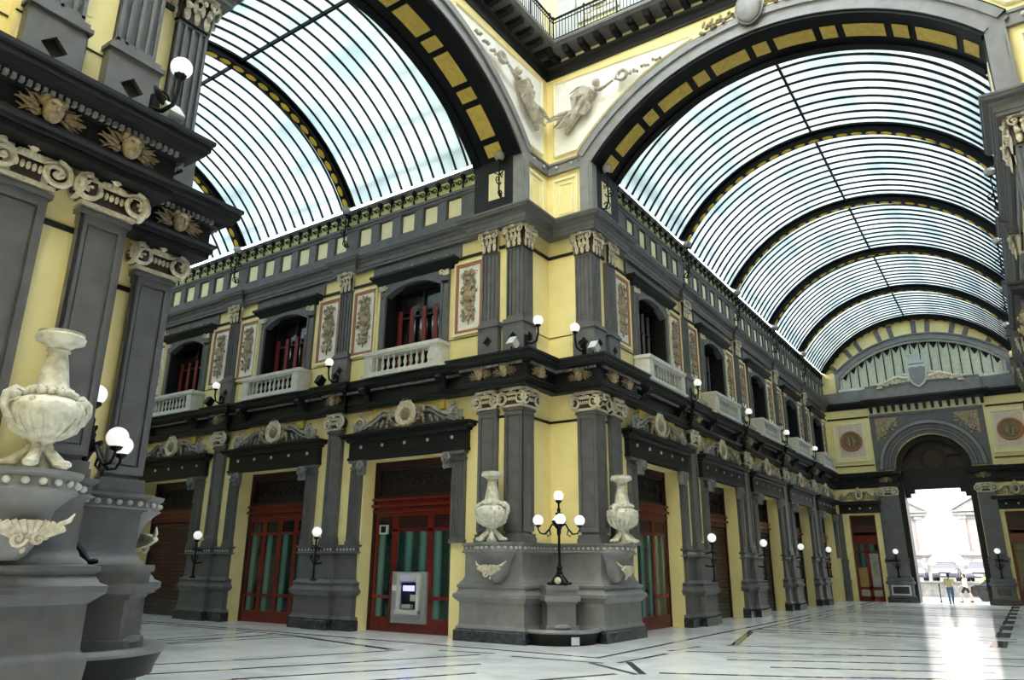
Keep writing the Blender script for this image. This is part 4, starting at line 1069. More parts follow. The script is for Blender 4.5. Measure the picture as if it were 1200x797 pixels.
# ------------------------------------------------------------------ FAR END WALL
def end_wall():
    Y = YE; m = MB()
    def bx(x0, x1, z0, z1, a=0, b=1.2): m.box(x0, x1, Y + a, Y + b, z0, z1)
    bx(-.9, .55, 0, 13.2); bx(.55, 2.1, 5.2, 13.2); bx(2.1, 3.64, 0, 13.2); bx(7.8, 8.98, 0, 13.2); bx(8.98, 10.53, 5.2, 13.2); bx(10.53, 12, 0, 13.2)
    cx, cz, R = 5.72, 7.95, 2.08
    for i in range(20):
        a, b = -pi / 2 + pi * i / 20, -pi / 2 + pi * (i + 1) / 20
        p, q = (cx + R * sin(a), cz + R * cos(a)), (cx + R * sin(b), cz + R * cos(b)); m.prism([p, q, (q[0], 13.2), (p[0], 13.2)], Y, Y + 1.2)
    # above: lunette opening
    lx, lR = 5.75, None; hw = 4.7; rise = 1.9; lR = (hw ** 2 + rise ** 2) / (2 * rise); lz = 16.1 - lR; la = asin(hw / lR)
    for i in range(24):
        a, b = -la + 2 * la * i / 24, -la + 2 * la * (i + 1) / 24
        p, q = (lx + lR * sin(a), lz + lR * cos(a)), (lx + lR * sin(b), lz + lR * cos(b)); m.prism([p, q, (q[0], 18.2), (p[0], 18.2)], Y, Y + .8)
    bx(-.9, lx - hw, 13.2, 18.2, 0, .8); bx(lx + hw, 12, 13.2, 18.2, 0, .8)
    wl = obj('wall_far', m, YEL, smooth=False); struct(wl, 'yellow end wall of the right wing with its archway', 'wall')
    # arch surround
    m = MB()
    for r0, r1, d in ((R, R + .22, -.10), (R + .22, R + .34, -.18), (R + .34, R + .62, -.12), (R + .62, R + .85, -.26)):
        obj('archivolt', MB().ring(cx, cz, r0, r1 - .03, -pi / 2, pi / 2, Y + d, Y + .1, 36), GRL if d < -.15 else GRY, wl)
        obj('archivolt_groove', MB().ring(cx, cz, r1 - .035, r1 + .02, -pi / 2, pi / 2, Y + max(d, -.12) + .0, Y + .1, 36), DRK, wl)
    m = MB()
    x0, x1, z1 = cx - 3.15, cx + 3.15, 11.45
    for i in range(20):
        a, b = -pi / 2 + pi * i / 20, -pi / 2 + pi * (i + 1) / 20; r = R + .8
        p, q = (cx + r * sin(a), cz + r * cos(a)), (cx + r * sin(b), cz + r * cos(b)); m.prism([p, q, (q[0], z1), (p[0], z1)], Y - .08, Y + .02)
    m.box(x0, cx - R - .8, Y - .08, Y + .02, 7.9, z1).box(cx + R + .8, x1, Y - .08, Y + .02, 7.9, z1)
    m.box(x0, x1, Y - .16, Y, z1 - .12, z1 + .02)
    sf = obj('arch_field', m, GRY, wl, smooth=False)
    for s in (-1, 1):
        m = MB()
        for k in range(9):
            t = k / 8; leaf(m, (s * (1.75 + 1.0 * t), .8 + .45 * (1 - t)), .35, .16, s * (.5 + k), 0, .05); m.ell((s * (2.4 + .1 * sin(k * 2)), -.02, 1.5 - .13 * k), (.09, .06, .09), 6, 4)
        m.prism([(s * 1.5, 1.75), (s * 2.85, 1.75), (s * 2.85, .3)][::s], .02, .05)
        obj('leaf_spandrel', m, RELF, sf, (cx, Y - .12, cz + 1.5 - .0))
    # inner arch, transom and dark passage
    m = MB(); m.ring(cx, cz, R - .35, R, -pi / 2, pi / 2, Y + .5, Y + 1.0, 30).box(cx - R, cx + R, Y + .6, Y + 1.1, 6.7, 7.95)
    m.box(cx - R, cx - R + .32, Y - .02, Y + 1.3, 0, 7.95).box(cx + R - .32, cx + R, Y - .02, Y + 1.3, 0, 7.95)
    for s in (-1, 1):
        m.box(min(cx + s * (R - .32), cx + s * (R - .85)), max(cx + s * (R - .32), cx + s * (R - .85)), Y + .6, Y + 1.1, 6.45, 6.7); m.box(min(cx + s * (R - .32), cx + s * (R - .6)), max(cx + s * (R - .32), cx + s * (R - .6)), Y + .6, Y + 1.1, 6.2, 6.46)
    obj('arch_lining', m, DRK, wl, smooth=False)
    m = MB(); m.box(cx - R, cx + R, Y + 1.0, Y + 1.1, 7.9, 10.1); tp = obj('tympanum', m, BRWN, wl, smooth=False)
    m = MB(); m.ring(cx, 8.6, .55, .8, -pi / 2, pi * 1.5, Y + .9, Y + 1.0, 28); m.box(cx - R, cx - .8, Y + .93, Y + 1.0, 8.7, 8.8).box(cx + .8, cx + R, Y + .93, Y + 1.0, 8.7, 8.8)
    obj('tracery', m, DRK, tp)
    # side pilasters with pedestals
    for k, (a, b) in enumerate(((2.52, 3.62), (7.84, 8.75))):
        c = (a + b) / 2; hw_ = (b - a) / 2
        def ped(): return MB().sweep([(-hw_ - .15, .3), (-hw_ - .15, -.35), (hw_ + .15, -.35), (hw_ + .15, .3)], PROF_PED)
        p = obj('pedestal', ('eped%.2f' % hw_, ped), GRY, wl, (c, Y, 0)); obj('plinth', MB().box(-hw_ - .25, hw_ + .25, -.45, .1, 0, .3), MRB, p, smooth=False)
        m = MB(); framed(m, -hw_ + .02, hw_ - .02, .42, 1.0, -.40, -.33, .09); obj('panel_frame', m, STG if k == 0 else GRY, p)
        obj('panel', MB().box(-hw_ + .1, hw_ - .1, -.36, -.33, .5, .92), MRB, p, smooth=False)
        s = obj('pilaster', MB().box(-hw_, hw_, -.18, .1, 2.5, 6.3).box(-hw_ - .04, hw_ + .04, -.22, .1, 2.5, 2.66), GRY, wl, (c, Y, 0), smooth=False)
        s2 = obj('beaded_ledge', MB().box(-hw_ - .1, hw_ + .1, -.25, .1, 2.28, 2.35).box(-hw_ - .06, hw_ + .06, -.2, .1, 2.35, 2.47).box(-hw_ - .12, hw_ + .12, -.28, .1, 2.47, 2.56), GRY, s)
        obj('capital', ('ion65', mk_ionic(.65)), CAPM, s, (0, -.16, 6.3), scale=(1.2, 1, 1))
        obj('mask', ('mask', mk_mask), FACE, wl, (c, Y - .3, 7.27))
    # lower cornice pieces left and right
    m = MB()
    m.sweep([(0.0, Y), (2.35, Y), (2.35, Y - .2), (3.66, Y - .2), (3.66, Y + .4)], PROF_LENT); m.sweep([(7.78, Y + .4), (7.78, Y - .2), (8.95, Y - .2), (8.95, Y), (11.0, Y)], PROF_LENT)
    obj('lower_cornice', m, DRK, wl, smooth=False)
    # doors with lintels and pediments
    for c, lab in ((1.32, 'bright red panelled door on the end wall beside the archway'), (9.75, 'dark red doorway at the right end of the far wall')):
        DN[0] += 1; r = empty('door_%d' % DN[0], (c, Y + .45, 0)); struct(r, lab, 'door')
        red = REDW; h = .72; obj('backing', MB().box(-1.0, 1.0, .1, .16, 0, 5.4), INT, r, smooth=False)
        m = MB(); framed(m, -h - .1, h + .1, 0, 5.25, -.06, .06, .14); m.box(-h, h, -.12, .06, 3.5, 3.62).box(-h, h, -.08, .06, 3.62, 3.85).box(-h, h, -.12, .06, 3.85, 3.95).box(-h, h, -.1, .06, 4.15, 4.22)
        obj('frame', m, red, r, smooth=False)
        obj('transom_grille', MB().box(-h, h, -.02, .04, 4.2, 5.15).box(-h, h, -.05, .0, 4.6, 4.66), REDD, r, smooth=False)
        for i in (0, 1):
            a = -h + i * h; m = MB(); framed(m, a, a + h, 0, 3.52, -.05, .04, .11); m.box(a, a + h, -.05, .04, 0, .30).box(a, a + h, -.05, .04, .68, .85).box(a, a + h, -.05, .04, 2.9, 3.02)
            lf = obj('leaf', m, red, r, smooth=False)
            if c < 5:
                obj('pane', MB().box(a + .11, a + h - .11, -.02, .0, .85, 2.0 if i == 0 else 2.85), TANM if i == 0 else GLL, lf)
                obj('pane', MB().box(a + .11, a + h - .11, -.015, .005, .85, 3.45), GLG, lf); obj('kick_panel', MB().box(a + .11, a + h - .11, -.02, .0, .3, .68), GLL, lf)
            else: obj('pane', MB().box(a + .11, a + h - .11, -.02, .0, .3, 3.42), GLD, lf)
        li = obj('door_lintel', MB().box(-1.25, 1.25, -.1, .2, 5.3, 5.9).box(-1.3, 1.3, -.3, .2, 5.85, 6.05), DRK, wl, (c, Y, 0), smooth=False)
        for k in range(3): obj('stud', ('stud', None), BEAD, li, ((k - 1) * .6, -.1, 5.6))
        pd = pediment(FE, c, 'small scrolled pediment over the %s' % ('bright red end wall door' if c < 5 else 'dark doorway right of the archway')); pd.scale = (.52, 1, .85)
        if c < 5:
            pass
        for s in (-1, 1):
            q = obj('door_pier', MB().box(-.17, .17, -.08, .1, 2.5, 5.3).box(-.22, .22, -.2, .1, 0, 1.1).box(-.26, .26, -.26, .1, 1.1, 1.25).box(-.2, .2, -.14, .1, 1.25, 2.3).box(-.24, .24, -.2, .1, 2.3, 2.5), GRY, wl, (c + s * 1.28 - .0, Y, 0), smooth=False)
    # upper wall panels and medallions
    for c, lab in ((1.3, 'round figure medallion in a yellow frame, left of the archway'), (10.05, 'round figure medallion in a yellow frame, right of the archway')):
        m = MB(); framed(m, c - 1.0, c + 1.0, 8.55, 11.15, Y - .1, Y + .02, .16); framed(m, c - .80, c + .80, 8.8, 10.95, Y - .05, Y + .02, .07); obj('yellow_frame', m, YELW, wl, smooth=False)
        m = MB(); m.box(c - .74, c + .74, Y - .02, Y + .02, 8.87, 10.88); obj('pink_field', m, mat('pale pink field %d' % int(c), (.80, .66, .56), .7), wl, smooth=False)
        r = empty('medallion', (c, Y, 9.9)); tag(r, lab, 'medallion', 'round medallions on the end wall')
        obj('rim', ('mdrm', lambda: MB().lathe([(.50, .02), (.52, .12), (.60, .14), (.66, .10), (.68, .02)], 32, T(0, 0, 0, rx=pi / 2))), TER, r)
        obj('ground', ('mdgr', lambda: MB().lathe([(.52, .02), (.52, .05)], 32, T(0, 0, 0, rx=pi / 2))), BRZ, r)
        def figs():
            q = MB()
            for s in (-1, 1):
                q.tube([(s * .12, -.08, -.32), (s * .16, -.1, -.1), (s * .13, -.1, .12)], [.06, .09, .05], 8); q.ell((s * .13, -.11, .22), (.07, .07, .08), 10, 7)
                q.tube([(s * .15, -.1, .08), (s * .30, -.12, 0), (s * .22, -.13, -.12)], [.035, .03, .02], 6); q.tube([(s * .18, -.09, -.2), (s * .3, -.1, -.3)], [.05, .03], 6)
            q.box(-.3, .3, -.1, -.02, -.38, -.32); return q
        obj('figures', ('mdfg', figs), RELF, r)
        for s in (-1, 1): obj('stud', ('mdst', lambda: MB().ell((0, -.04, 0), (.05, .04, .05), 8, 5)), BRZ, r, (s * .9, -.02, 0))
    obj('stringcourse', MB().box(0, 2.5, Y - .06, Y, 11.35, 11.45).box(9, 11, Y - .06, Y, 11.35, 11.45).box(0, 2.5, Y - .05, Y, 8.25, 8.32).box(9, 11, Y - .05, Y, 8.25, 8.32), DRK, wl, smooth=False)
    # upper cornice ledge
    led = [(0, Y), (2.6, Y), (2.6, Y - .35), (9.0, Y - .35), (9.0, Y), (11, Y)]
    m = MB(); m.sweep(led, [(-.2, 11.98), (.06, 11.98), (.1, 12.1), (.2, 12.14), (.26, 12.26), (.34, 12.3), (.34, 12.42), (-.2, 12.5)])
    lc = obj('upper_cornice', m, DRK, wl, smooth=False)
    for i in range(15): obj('cornice_bracket', ('ebr', lambda: MB().box(-.09, .09, -.3, .0, .12, .42).box(-.08, .08, -.2, 0, -.02, .14).ell((0, -.22, .12), (.07, .08, .08), 6, 4)), DRK, lc, (2.75 + i * .44, Y - .08, 11.6))
    obj('yellow_frieze', MB().box(2.6, 9.0, Y - .1, Y, 11.5, 11.98), YELW, wl, smooth=False)
    obj('parapet', MB().box(0, 2.6, Y - .15, Y, 12.45, 13.15).box(9, 11, Y - .15, Y, 12.45, 13.15).box(2.6, 9.0, Y - .45, Y, 12.45, 13.25).box(2.6, 9.0, Y - .5, Y, 13.18, 13.3), GRL, wl, smooth=False)
    m = MB(); m.ring(lx, lz, lR, lR + .14, -la, la, Y - .14, Y + .3, 40).ring(lx, lz, lR + .14, lR + .34, -la, la, Y - .08, Y + .1, 40).ring(lx, lz, lR + .34, lR + .42, -la, la, Y - .18, Y + .1, 40)
    m.box(lx - hw - .25, lx - hw, Y - .1, Y + .1, 13.2, 14.4).box(lx + hw, lx + hw + .25, Y - .1, Y + .1, 13.2, 14.4)
    obj('lunette_surround', m, GRL, wl)
    for i in range(11):   # grey ribs between yellow fields over the lunette
        a = -la * 1.02 + 2 * la * 1.02 * (i + .5) / 11 + (.02 if i % 2 else -.02)
        obj('field_rib', MB().ring(lx, lz, lR + .42, lR + 1.25, a - .018, a + .018, Y - .12, Y + .02, 1), GRY, wl, smooth=False)
    # lunette window
    WN[0] += 1; r = empty('window_%d' % WN[0], (lx, Y + .2, 13.3)); struct(r, 'wide segmental lunette window high on the end wall', 'window')
    m = MB(); m.box(-hw, hw, -.12, .12, 0, .14).ring(0, lz - 13.3, lR - .14, lR + .02, -la, la, -.12, .12, 36).box(-hw, -hw + .14, -.12, .12, 0, 1.1).box(hw - .14, hw, -.12, .12, 0, 1.1)
    obj('frame', m, STG, r)
    N = 17
    for i in range(N):
        x0, x1 = -hw + .14 + (2 * hw - .28) * i / N, -hw + .14 + (2 * hw - .28) * (i + 1) / N; xm = (x0 + x1) / 2
        z = lz - 13.3 + sqrt(lR ** 2 - xm ** 2) - .1; za, zb = [lz - 13.3 + sqrt(lR ** 2 - q * q) - .1 for q in (x0, x1)]
        obj('pane', MB().prism([(x0, .1), (x1, .1), (x1, zb), (x0, za)], .0, .02), CURT, r, smooth=False)
        obj('mullion', MB().box(-.025, .025, -.06, .04, .1, zb), BLK, r, (x1, 0, 0), smooth=False)
        obj('pendant', MB().prism([(x0 + .02, za), (x1 - .02, zb), (xm, z - .48)], -.03, -.01), BLK, r, smooth=False)
    m = MB()
    for k in range(3): m.box(-hw, hw, -.03, .0, .6 + k * .6, .62 + k * .6) if k < 1 else None
    obj('sill', MB().box(-hw - .1, hw + .1, -.34, .3, -.1, .07), WST, r, smooth=False)
    # coat of arms
    r = empty('coat_of_arms', (lx, Y - .5, 12.9)); tag(r, 'grey crowned shield with reclining leaf scrolls below the lunette', 'coat of arms')
    sh = [(-.52, .5), (-.6, 1.35), (-.3, 1.45), (0, 1.38), (.3, 1.45), (.6, 1.35), (.52, .5), (.3, .15), (0, -.05), (-.3, .15)]
    obj('shield', MB().prism(sh, -.18, .1), STG, r)
    obj('shield_face', MB().prism([(x * .78, .68 + (z - .68) * .78) for x, z in sh], -.24, -.1), GRL, r)
    m = MB(); m.box(-.45, .45, -.2, .05, 1.5, 1.68)
    for i in range(5): m.box(-.45 + i * .2, -.35 + i * .2, -.2, .05, 1.68, 2.0 - abs(i - 2) * .02); m.ell((-.4 + i * .2, -.08, 2.05), (.09, .09, .09), 8, 6)
    obj('crown', m, STG, r)
    m = MB()
    for s in (-1, 1):
        for k in range(14):
            x = .65 + .13 * k; z = .85 - .05 * k + .08 * sin(k * 1.9); m.ell((s * x, -.08, z), (.13, .1, .09), 7, 5); leaf(m, (s * x, .45 - .012 * k), .42 - .02 * k, .16, s * (.8 + .6 * sin(k * 1.3)), -.1, .05)
        m.tube([(s * .6, -.1, .6), (s * 1.2, -.12, .75), (s * 1.9, -.1, .48), (s * 2.7, -.08, .42)], [.14, .12, .1, .04], 7)
    obj('leaf_scrolls', m, CRM, r)
end_wall()

# ------------------------------------------------------------------ STONE URNS ON SHELL BRACKETS
def mk_urn_body():
    m = MB(); m.lathe([(.10, .30), (.15, .36), (.26, .44), (.38, .56), (.445, .70), (.45, .80), (.40, .88), (.27, .96), (.24, 1.0), (.20, 1.15), (.165, 1.35), (.125, 1.55), (.115, 1.60)], 28)
    for i in range(18):   # gadroons
        a = 2 * pi * i / 18; m.tube([(.20 * cos(a), .20 * sin(a), .40), (.36 * cos(a), .36 * sin(a), .53), (.435 * cos(a), .435 * sin(a), .66)], [.02, .05, .02], 5)
    return m
def mk_urn_lip(): return MB().lathe([(.11, 1.58), (.15, 1.60), (.13, 1.64), (.20, 1.70), (.30, 1.74), (.31, 1.80), (.27, 1.84), (.29, 1.86), (.25, 1.87), (.20, 1.85)], 28)
def mk_urn_wreath():
    m = MB()
    for i in range(16):
        a = 2 * pi * i / 16; m.ell((.285 * cos(a), .285 * sin(a), .99 + .015 * (i % 2)), (.065, .065, .055), 8, 6); m.ell((.25 * cos(a + .2), .25 * sin(a + .2), 1.05), (.04, .04, .04), 6, 4)
    return m
def mk_urn_handle():
    m = MB()
    P = [(.30, 0, .96), (.42, 0, 1.0), (.52, 0, .92), (.54, 0, .80), (.47, 0, .66), (.40, 0, .62)]
    m.tube(P, [.05, .06, .06, .05, .05, .03], 8)
    for k in range(8):
        a = -1.0 + k * .28; m.ell((.40 * cos(a), .40 * sin(a), .86 - .05 * (k % 2)), (.05, .05, .045), 6, 5)
    m.ell((.43, 0, .93), (.08, .09, .07), 8, 6); return m
def mk_urn_foot():
    m = MB(); m.lathe([(.16, 0), (.14, .06), (.10, .12), (.09, .22), (.13, .30)], 16)
    for i in range(5):
        a = 2 * pi * i / 5 + .3; c, d = cos(a), sin(a)
        m.tube([(.06 * c, .06 * d, .26), (.16 * c, .16 * d, .20), (.28 * c, .28 * d, .08), (.40 * c, .40 * d, .05)], [.05, .07, .08, .03], 7)
        m.ell((.33 * c, .33 * d, .06), (.13, .10, .06), 8, 5, None, Matrix.Rotation(a, 3, 'Z')); m.ell((.12 * c, .12 * d, .27), (.06, .06, .07), 7, 5)
    return m
def urn(x, y, a, label, n, z=2.56, sc=1):
    r = empty('stone_urn', (x, y, z), a); r.scale = (sc, sc, sc); tag(r, label, 'urn', 'stone urns on the corner ledges')
    obj('body', ('urb', mk_urn_body), VASE, r); obj('lip', ('url', mk_urn_lip), VASE, r); obj('flower_wreath', ('urw', mk_urn_wreath), VASE, r)
    for s in (0, 1): obj('handle', ('urh', mk_urn_handle), VASE, r, rz=s * pi)
    obj('foot', ('urf', mk_urn_foot), VASE, r)
def urn_shelf(wall, x, y, a):
    # round bracket shelf in the ledge, with shell underneath; local -y is outward
    def sh():
        m = MB(); m.lathe([(.14, 1.50), (.22, 1.56), (.34, 1.80), (.42, 2.1), (.54, 2.24), (.60, 2.29), (.63, 2.31), (.60, 2.35), (.60, 2.46), (.65, 2.50), (.66, 2.55), (.0, 2.56)], 26, None, pi, 2 * pi)
        return m
    s = obj('urn_shelf', ('ursh', sh), GRL, wall, (x, y, 0), a)
    if wall.name == 'wall_near_pier': s.location.z = .55; s.scale.z = .93125
    for i in range(11):
        t = pi + pi * (i + .5) / 11; obj('bead', ('bead', lambda: MB().ell((0, 0, 0), (.045, .045, .045), 10, 6)), BEAD, s, (.61 * cos(t), .61 * sin(t), 2.405))
    def shell():
        m = MB()
        for i in range(11):
            t = -1.25 + 2.5 * i / 10; m.tube([(0, -.40, 1.72), (.20 * sin(t), -.50, 1.78 + .05 * cos(t)), (.38 * sin(t), -.50, 1.84 + .12 * cos(t))], [.02, .04, .045], 6)
        for q in (-1, 1): spiral(m, (q * .1, 1.74), .09, 1.3, .03, -.50, q, None, 0, 12); m.tube([(q * .3, -.5, 1.92), (q * .42, -.46, 1.97), (q * .5, -.40, 2.06)], [.03, .03, .01], 6)
        m.ell((0, -.42, 1.62), (.035, .035, .045), 8, 6); return m
    obj('shell', ('urse', shell), CAPM, s)
    return s
wc = bpy.data.objects['wall_corner']; wn = bpy.data.objects['wall_near_pier']; wr = bpy.data.objects['wall_right_pier']
urn_shelf(wc, -2.2, -.06, 0); urn(-2.2, -.44, 0, 'pale stone urn on the corner pier ledge, left of the candelabra', 0)
urn_shelf(wc, .06, 2.2, pi / 2); urn(.44, 2.2, pi / 2, 'pale stone urn on the corner pier ledge, right of the candelabra', 1)
urn_shelf(wn, .26, -W1 - 2.5, pi / 2); urn(.64, -W1 - 2.5, pi / 2, 'large stone urn on the dark near pier at the left edge', 2, 2.935, .86)
urn_shelf(wn, -2.0, -W1 - .09, pi)
urn_shelf(wr, W2 - .06, 2.2, -pi / 2)

# ------------------------------------------------------------------ CANDELABRA
def candelabra(x, y, z, a, label):
    r = empty('candelabra', (x, y, z), a); tag(r, label, 'lamp', 'branched candelabra standing on the corner piers')
    def post():
        m = MB(); m.lathe([(.20, 0), (.21, .05), (.12, .12), (.08, .20), (.10, .28), (.06, .38), (.09, .44), (.045, .50), (.035, .60), (.033, 1.35), (.06, 1.42), (.09, 1.5), (.12, 1.56), (.07, 1.64), (.09, 1.74), (.04, 1.84), (.05, 1.95), (.025, 2.0), (.025, 2.1), (.09, 2.16), (.09, 2.2)], 14)
        for i in range(8):
            q = 2 * pi * i / 8; M = T(rz=q)
            leaf(m, (0, 1.5), .25, .1, .9, 0, .03, M); leaf(m, (.05, 1.7), .22, .09, .7, 0, .03, M); leaf(m, (.04, .12), .22, .12, .6, 0, .03, M)
        return m
    obj('post', ('cdpo', post), BLK, r)
    def base():
        m = MB()
        for i in range(4):
            M = T(rz=pi / 4 + i * pi / 2); m.tube([(.05, 0, .25), (.16, 0, .14), (.26, 0, .03), (.34, 0, .02)], [.06, .06, .05, .03], 7, M); m.ell((.33, 0, .04), (.07, .05, .04), 7, 5, M)
        return m
    obj('clawed_base', ('cdba', base), BLK, r)
    obj('rosette', ('cdro', lambda: MB().ell((0, 0, 0), (.09, .05, .09), 10, 6)), CAPM, r, (0, -.26, .12))
    for i in range(4):
        def arm():
            m = MB(); m.tube([(.05, 0, 1.5), (.18, 0, 1.56), (.26, 0, 1.42), (.38, 0, 1.30), (.50, 0, 1.32), (.56, 0, 1.42), (.56, 0, 1.48)], [.03, .028, .025, .025, .022, .02, .02], 7)
            m.lathe([(.02, 0), (.07, .03), (.09, .07)], 8, T(.56, 0, 1.47)); m.tube([(.26, 0, 1.42), (.22, 0, 1.30), (.30, 0, 1.24), (.34, 0, 1.32)], [.02, .018, .015, .01], 6); return m
        o = obj('arm', ('cdar', arm), BLK, r, rz=i * pi / 2 + .25); obj('globe', ('cdgl', lambda: lamp_globe(.145)), GLOBE, o, (.56, 0, 1.66))
    obj('globe', ('cdgl', None), GLOBE, r, (0, 0, 2.31))
candelabra(-.62, .47, 1.46, .35, 'black five globe candelabra in the notch of the corner pier')
candelabra(-.86, -W1 - 1.26, 1.91, -.05, 'five globe candelabra half hidden behind the near left pier')
candelabra(W2 + .62, .47, 1.46, .3, 'five globe candelabra in the notch of the pier beyond the right edge')

# ------------------------------------------------------------------ LAMPS AND FLOODLIGHTS
for i, (x, nm) in enumerate(((-9.1, 'left of the cash machine door'), (-15.5, 'left of the four leaf red door'), (-21.9, 'left of the first shuttered doorway'))):
    wall_lamp(F1, x, 'white globe bracket lamp in left wing %s' % nm); arm_lamp(F1, x - .05, -.05, 7.84, 'curved arm lamp on the left wing cornice %s' % nm, -1)
    spotlight(F1, x - .75, -.25, 7.84, 'black floodlight on the left wing cornice %s' % nm)
    attic_lamp(F1, x, 'scrolled attic lamp under the vault %s' % nm)
attic_lamp(F1, -2.2, 'scrolled attic lamp of the left wing nearest the corner pier')
od = ('first', 'second', 'third', 'fourth', 'fifth')
for i, y in enumerate((9.4, 15.8, 22.2, 28.5)):
    wall_lamp(F2, y, 'white globe bracket lamp on the %s pilaster after the corner, right wing' % od[i])
    arm_lamp(F2, y, -.05, 7.84, 'curved arm lamp above the %s pilaster after the corner, right wing' % od[i], -1)
    spotlight(F2, y + .85, -.25, 7.84, 'pale floodlight above the %s pilaster after the corner, right wing' % od[i], .7)
    attic_lamp(F2, y, 'scrolled attic lamp at the %s roof rib of the right wing' % od[i])
    attic_lamp(F3, -y, 'scrolled attic lamp at the %s roof rib, opposite wall of the right wing' % od[i])
attic_lamp(F2, 2.3, 'scrolled attic lamp of the right wing nearest the corner pier')
arm_lamp(F2, -.25, 1.20, 7.9, 'arm lamp on the corner pier cornice, left of the notch', 1); arm_lamp(Frame(0, 1.6, 0), -.20, -.25, 7.9, 'arm lamp on the corner pier cornice, right of the notch', -1)
spotlight(F1, -1.62, -.40, 7.84, 'pale floodlight on the corner pier cornice, left of the notch', .7); spotlight(Frame(0, 1.6, 0), .16, -.36, 7.84, 'pale floodlight on the corner pier cornice, right of the notch', .75)
arm_lamp(F4, -W1 - 1.87, -.60, 7.84, 'arm lamp on the cornice of the near left pier', 1); spotlight(F4, -W1 - 1.60, -.62, 7.84, 'pale floodlight on the cornice of the near left pier', .8)
wall_lamp(FE, 3.05, 'globe bracket lamp on the pilaster left of the archway'); wall_lamp(FE, 8.3, 'globe bracket lamp on the pilaster right of the archway')

# ------------------------------------------------------------------ CASH MACHINE
r = empty('cash_machine', (-6.0, .68, -.17)); tag(r, 'grey wall cash machine with purple screen set in the red door', 'cash machine')
m = MB(); m.box(-.68, .70, -.10, .04, .44, 1.92); obj('surround', m, STL, r, smooth=False)
m = MB(); framed(m, -.40, .50, .72, 1.88, -.20, -.08, .12); m.box(-.40, .50, -.26, -.1, .70, .82); obj('fascia', m, STG, r, smooth=False)
obj('recess', MB().box(-.28, .38, -.12, -.08, .84, 1.6), CARB, r, smooth=False)
obj('screen', MB().box(-.18, .26, -.15, -.11, 1.36, 1.52), PLAST, r, smooth=False)
obj('header', MB().box(-.26, .34, -.205, -.19, 1.64, 1.84), mat('pale lilac sign', (.62, .60, .80), .4), r, smooth=False)
obj('keypad', MB().box(-.14, .22, -.24, -.10, .86, .98), STL, r, smooth=False)
obj('card_reader', MB().box(.14, .32, -.17, -.1, 1.08, 1.26), STG, r, smooth=False)
obj('notice', MB().box(-.66, -.46, -.12, -.1, 1.36, 1.52), mat('white sticker', (.85, .85, .88), .5), r, smooth=False)
r = empty('alarm_box', (-7.15, .62, 3.02)); tag(r, 'small square framed box high on the cash machine door', 'box')
m = MB(); framed(m, -.16, .16, -.14, .14, -.08, .02, .04); obj('frame', m, STG, r, smooth=False); obj('face', MB().box(-.12, .12, -.05, .02, -.1, .1), INT, r, smooth=False)
r = obj('basin_notice', MB().box(-.10, .10, -.012, .012, -.09, .09), STG, None, (.24, -.26, .18), pi / 4, smooth=False); tag(r, 'small pale plate fixed to the front of the fountain basin', 'plate')

# ------------------------------------------------------------------ STREET BEYOND THE ARCH
g = obj('street_pavement', MB().box(-25, 40, YE + 1.4, 46.9, -.3, -.005), PAVE, smooth=False); struct(g, 'grey paving between the archway and the low wall outside', 'ground')
g = obj('retaining_wall', MB().box(-25, 40, 46.9, 47.3, -.3, 1.12).box(-25, 40, 46.8, 47.35, 1.0, 1.12), STON, smooth=False); struct(g, 'low stone wall holding up the street outside', 'wall')
for i in range(18): obj('stone', MB().box(-.02, .02, -.03, .0, 0, 1.0), ASPH, g, (0 + i * .7, 46.9, 0), smooth=False)
g = obj('upper_street', MB().box(-25, 40, 47.3, 60, .6, 1.05), ASPH, smooth=False); struct(g, 'grey asphalt street above the low wall', 'ground')
g = obj('facing_building', MB().box(-25, 40, 60, 61, 0, 22), PINK, smooth=False); tag(g, 'pale pink building with pedimented stone windows across the street', 'building')
obj('base_course', MB().box(-25, 40, 59.85, 60, 1, 2.3), STON, g, smooth=False)
for c in (-4.6, .9, 6.5, 12.2):
    m = MB(); m.box(c - 1.35, c - .85, 59.7, 60.02, 3.4, 6.5).box(c + .85, c + 1.35, 59.7, 60.02, 3.4, 6.5).box(c - 1.0, c + 1.0, 59.82, 60.02, 6.2, 6.5)
    for s in (-1, 1): m.box(c + s * 1.1 - .32, c + s * 1.1 + .32, 59.62, 60.02, 6.2, 6.5); m.box(c + s * 1.1 - .2, c + s * 1.1 + .2, 59.6, 60.02, 1.9, 3.0)
    wf = obj('window', m, STON, g, smooth=False)
    obj('pediment', MB().prism([(c - 1.75, 6.9), (c + 1.75, 6.9), (c, 7.95)], 59.55, 60).prism([(c - 1.95, 6.85), (c - 1.95, 7.02), (c, 8.2), (c + 1.95, 7.02), (c + 1.95, 6.85), (c, 7.98)], 59.35, 60).box(c - 1.8, c + 1.8, 59.5, 60, 6.5, 6.7).box(c - 1.95, c + 1.95, 59.35, 60, 6.8, 6.92), STON, wf, smooth=False)
    obj('sill', MB().box(c - 1.75, c + 1.75, 59.4, 60, 3.1, 3.3).box(c - 1.55, c + 1.55, 59.55, 60, 2.95, 3.1).box(c - 1.45, c + 1.45, 59.65, 60, 3.3, 3.42), STON, wf, smooth=False)
    obj('shutter', MB().box(c - .85, c + .85, 59.93, 60.02, 3.4, 6.2).box(c - .03, c + .03, 59.88, 60, 3.4, 6.2), mat('brown shutter %d' % int(c + 9), (.16, .12, .11), .7), wf, smooth=False)

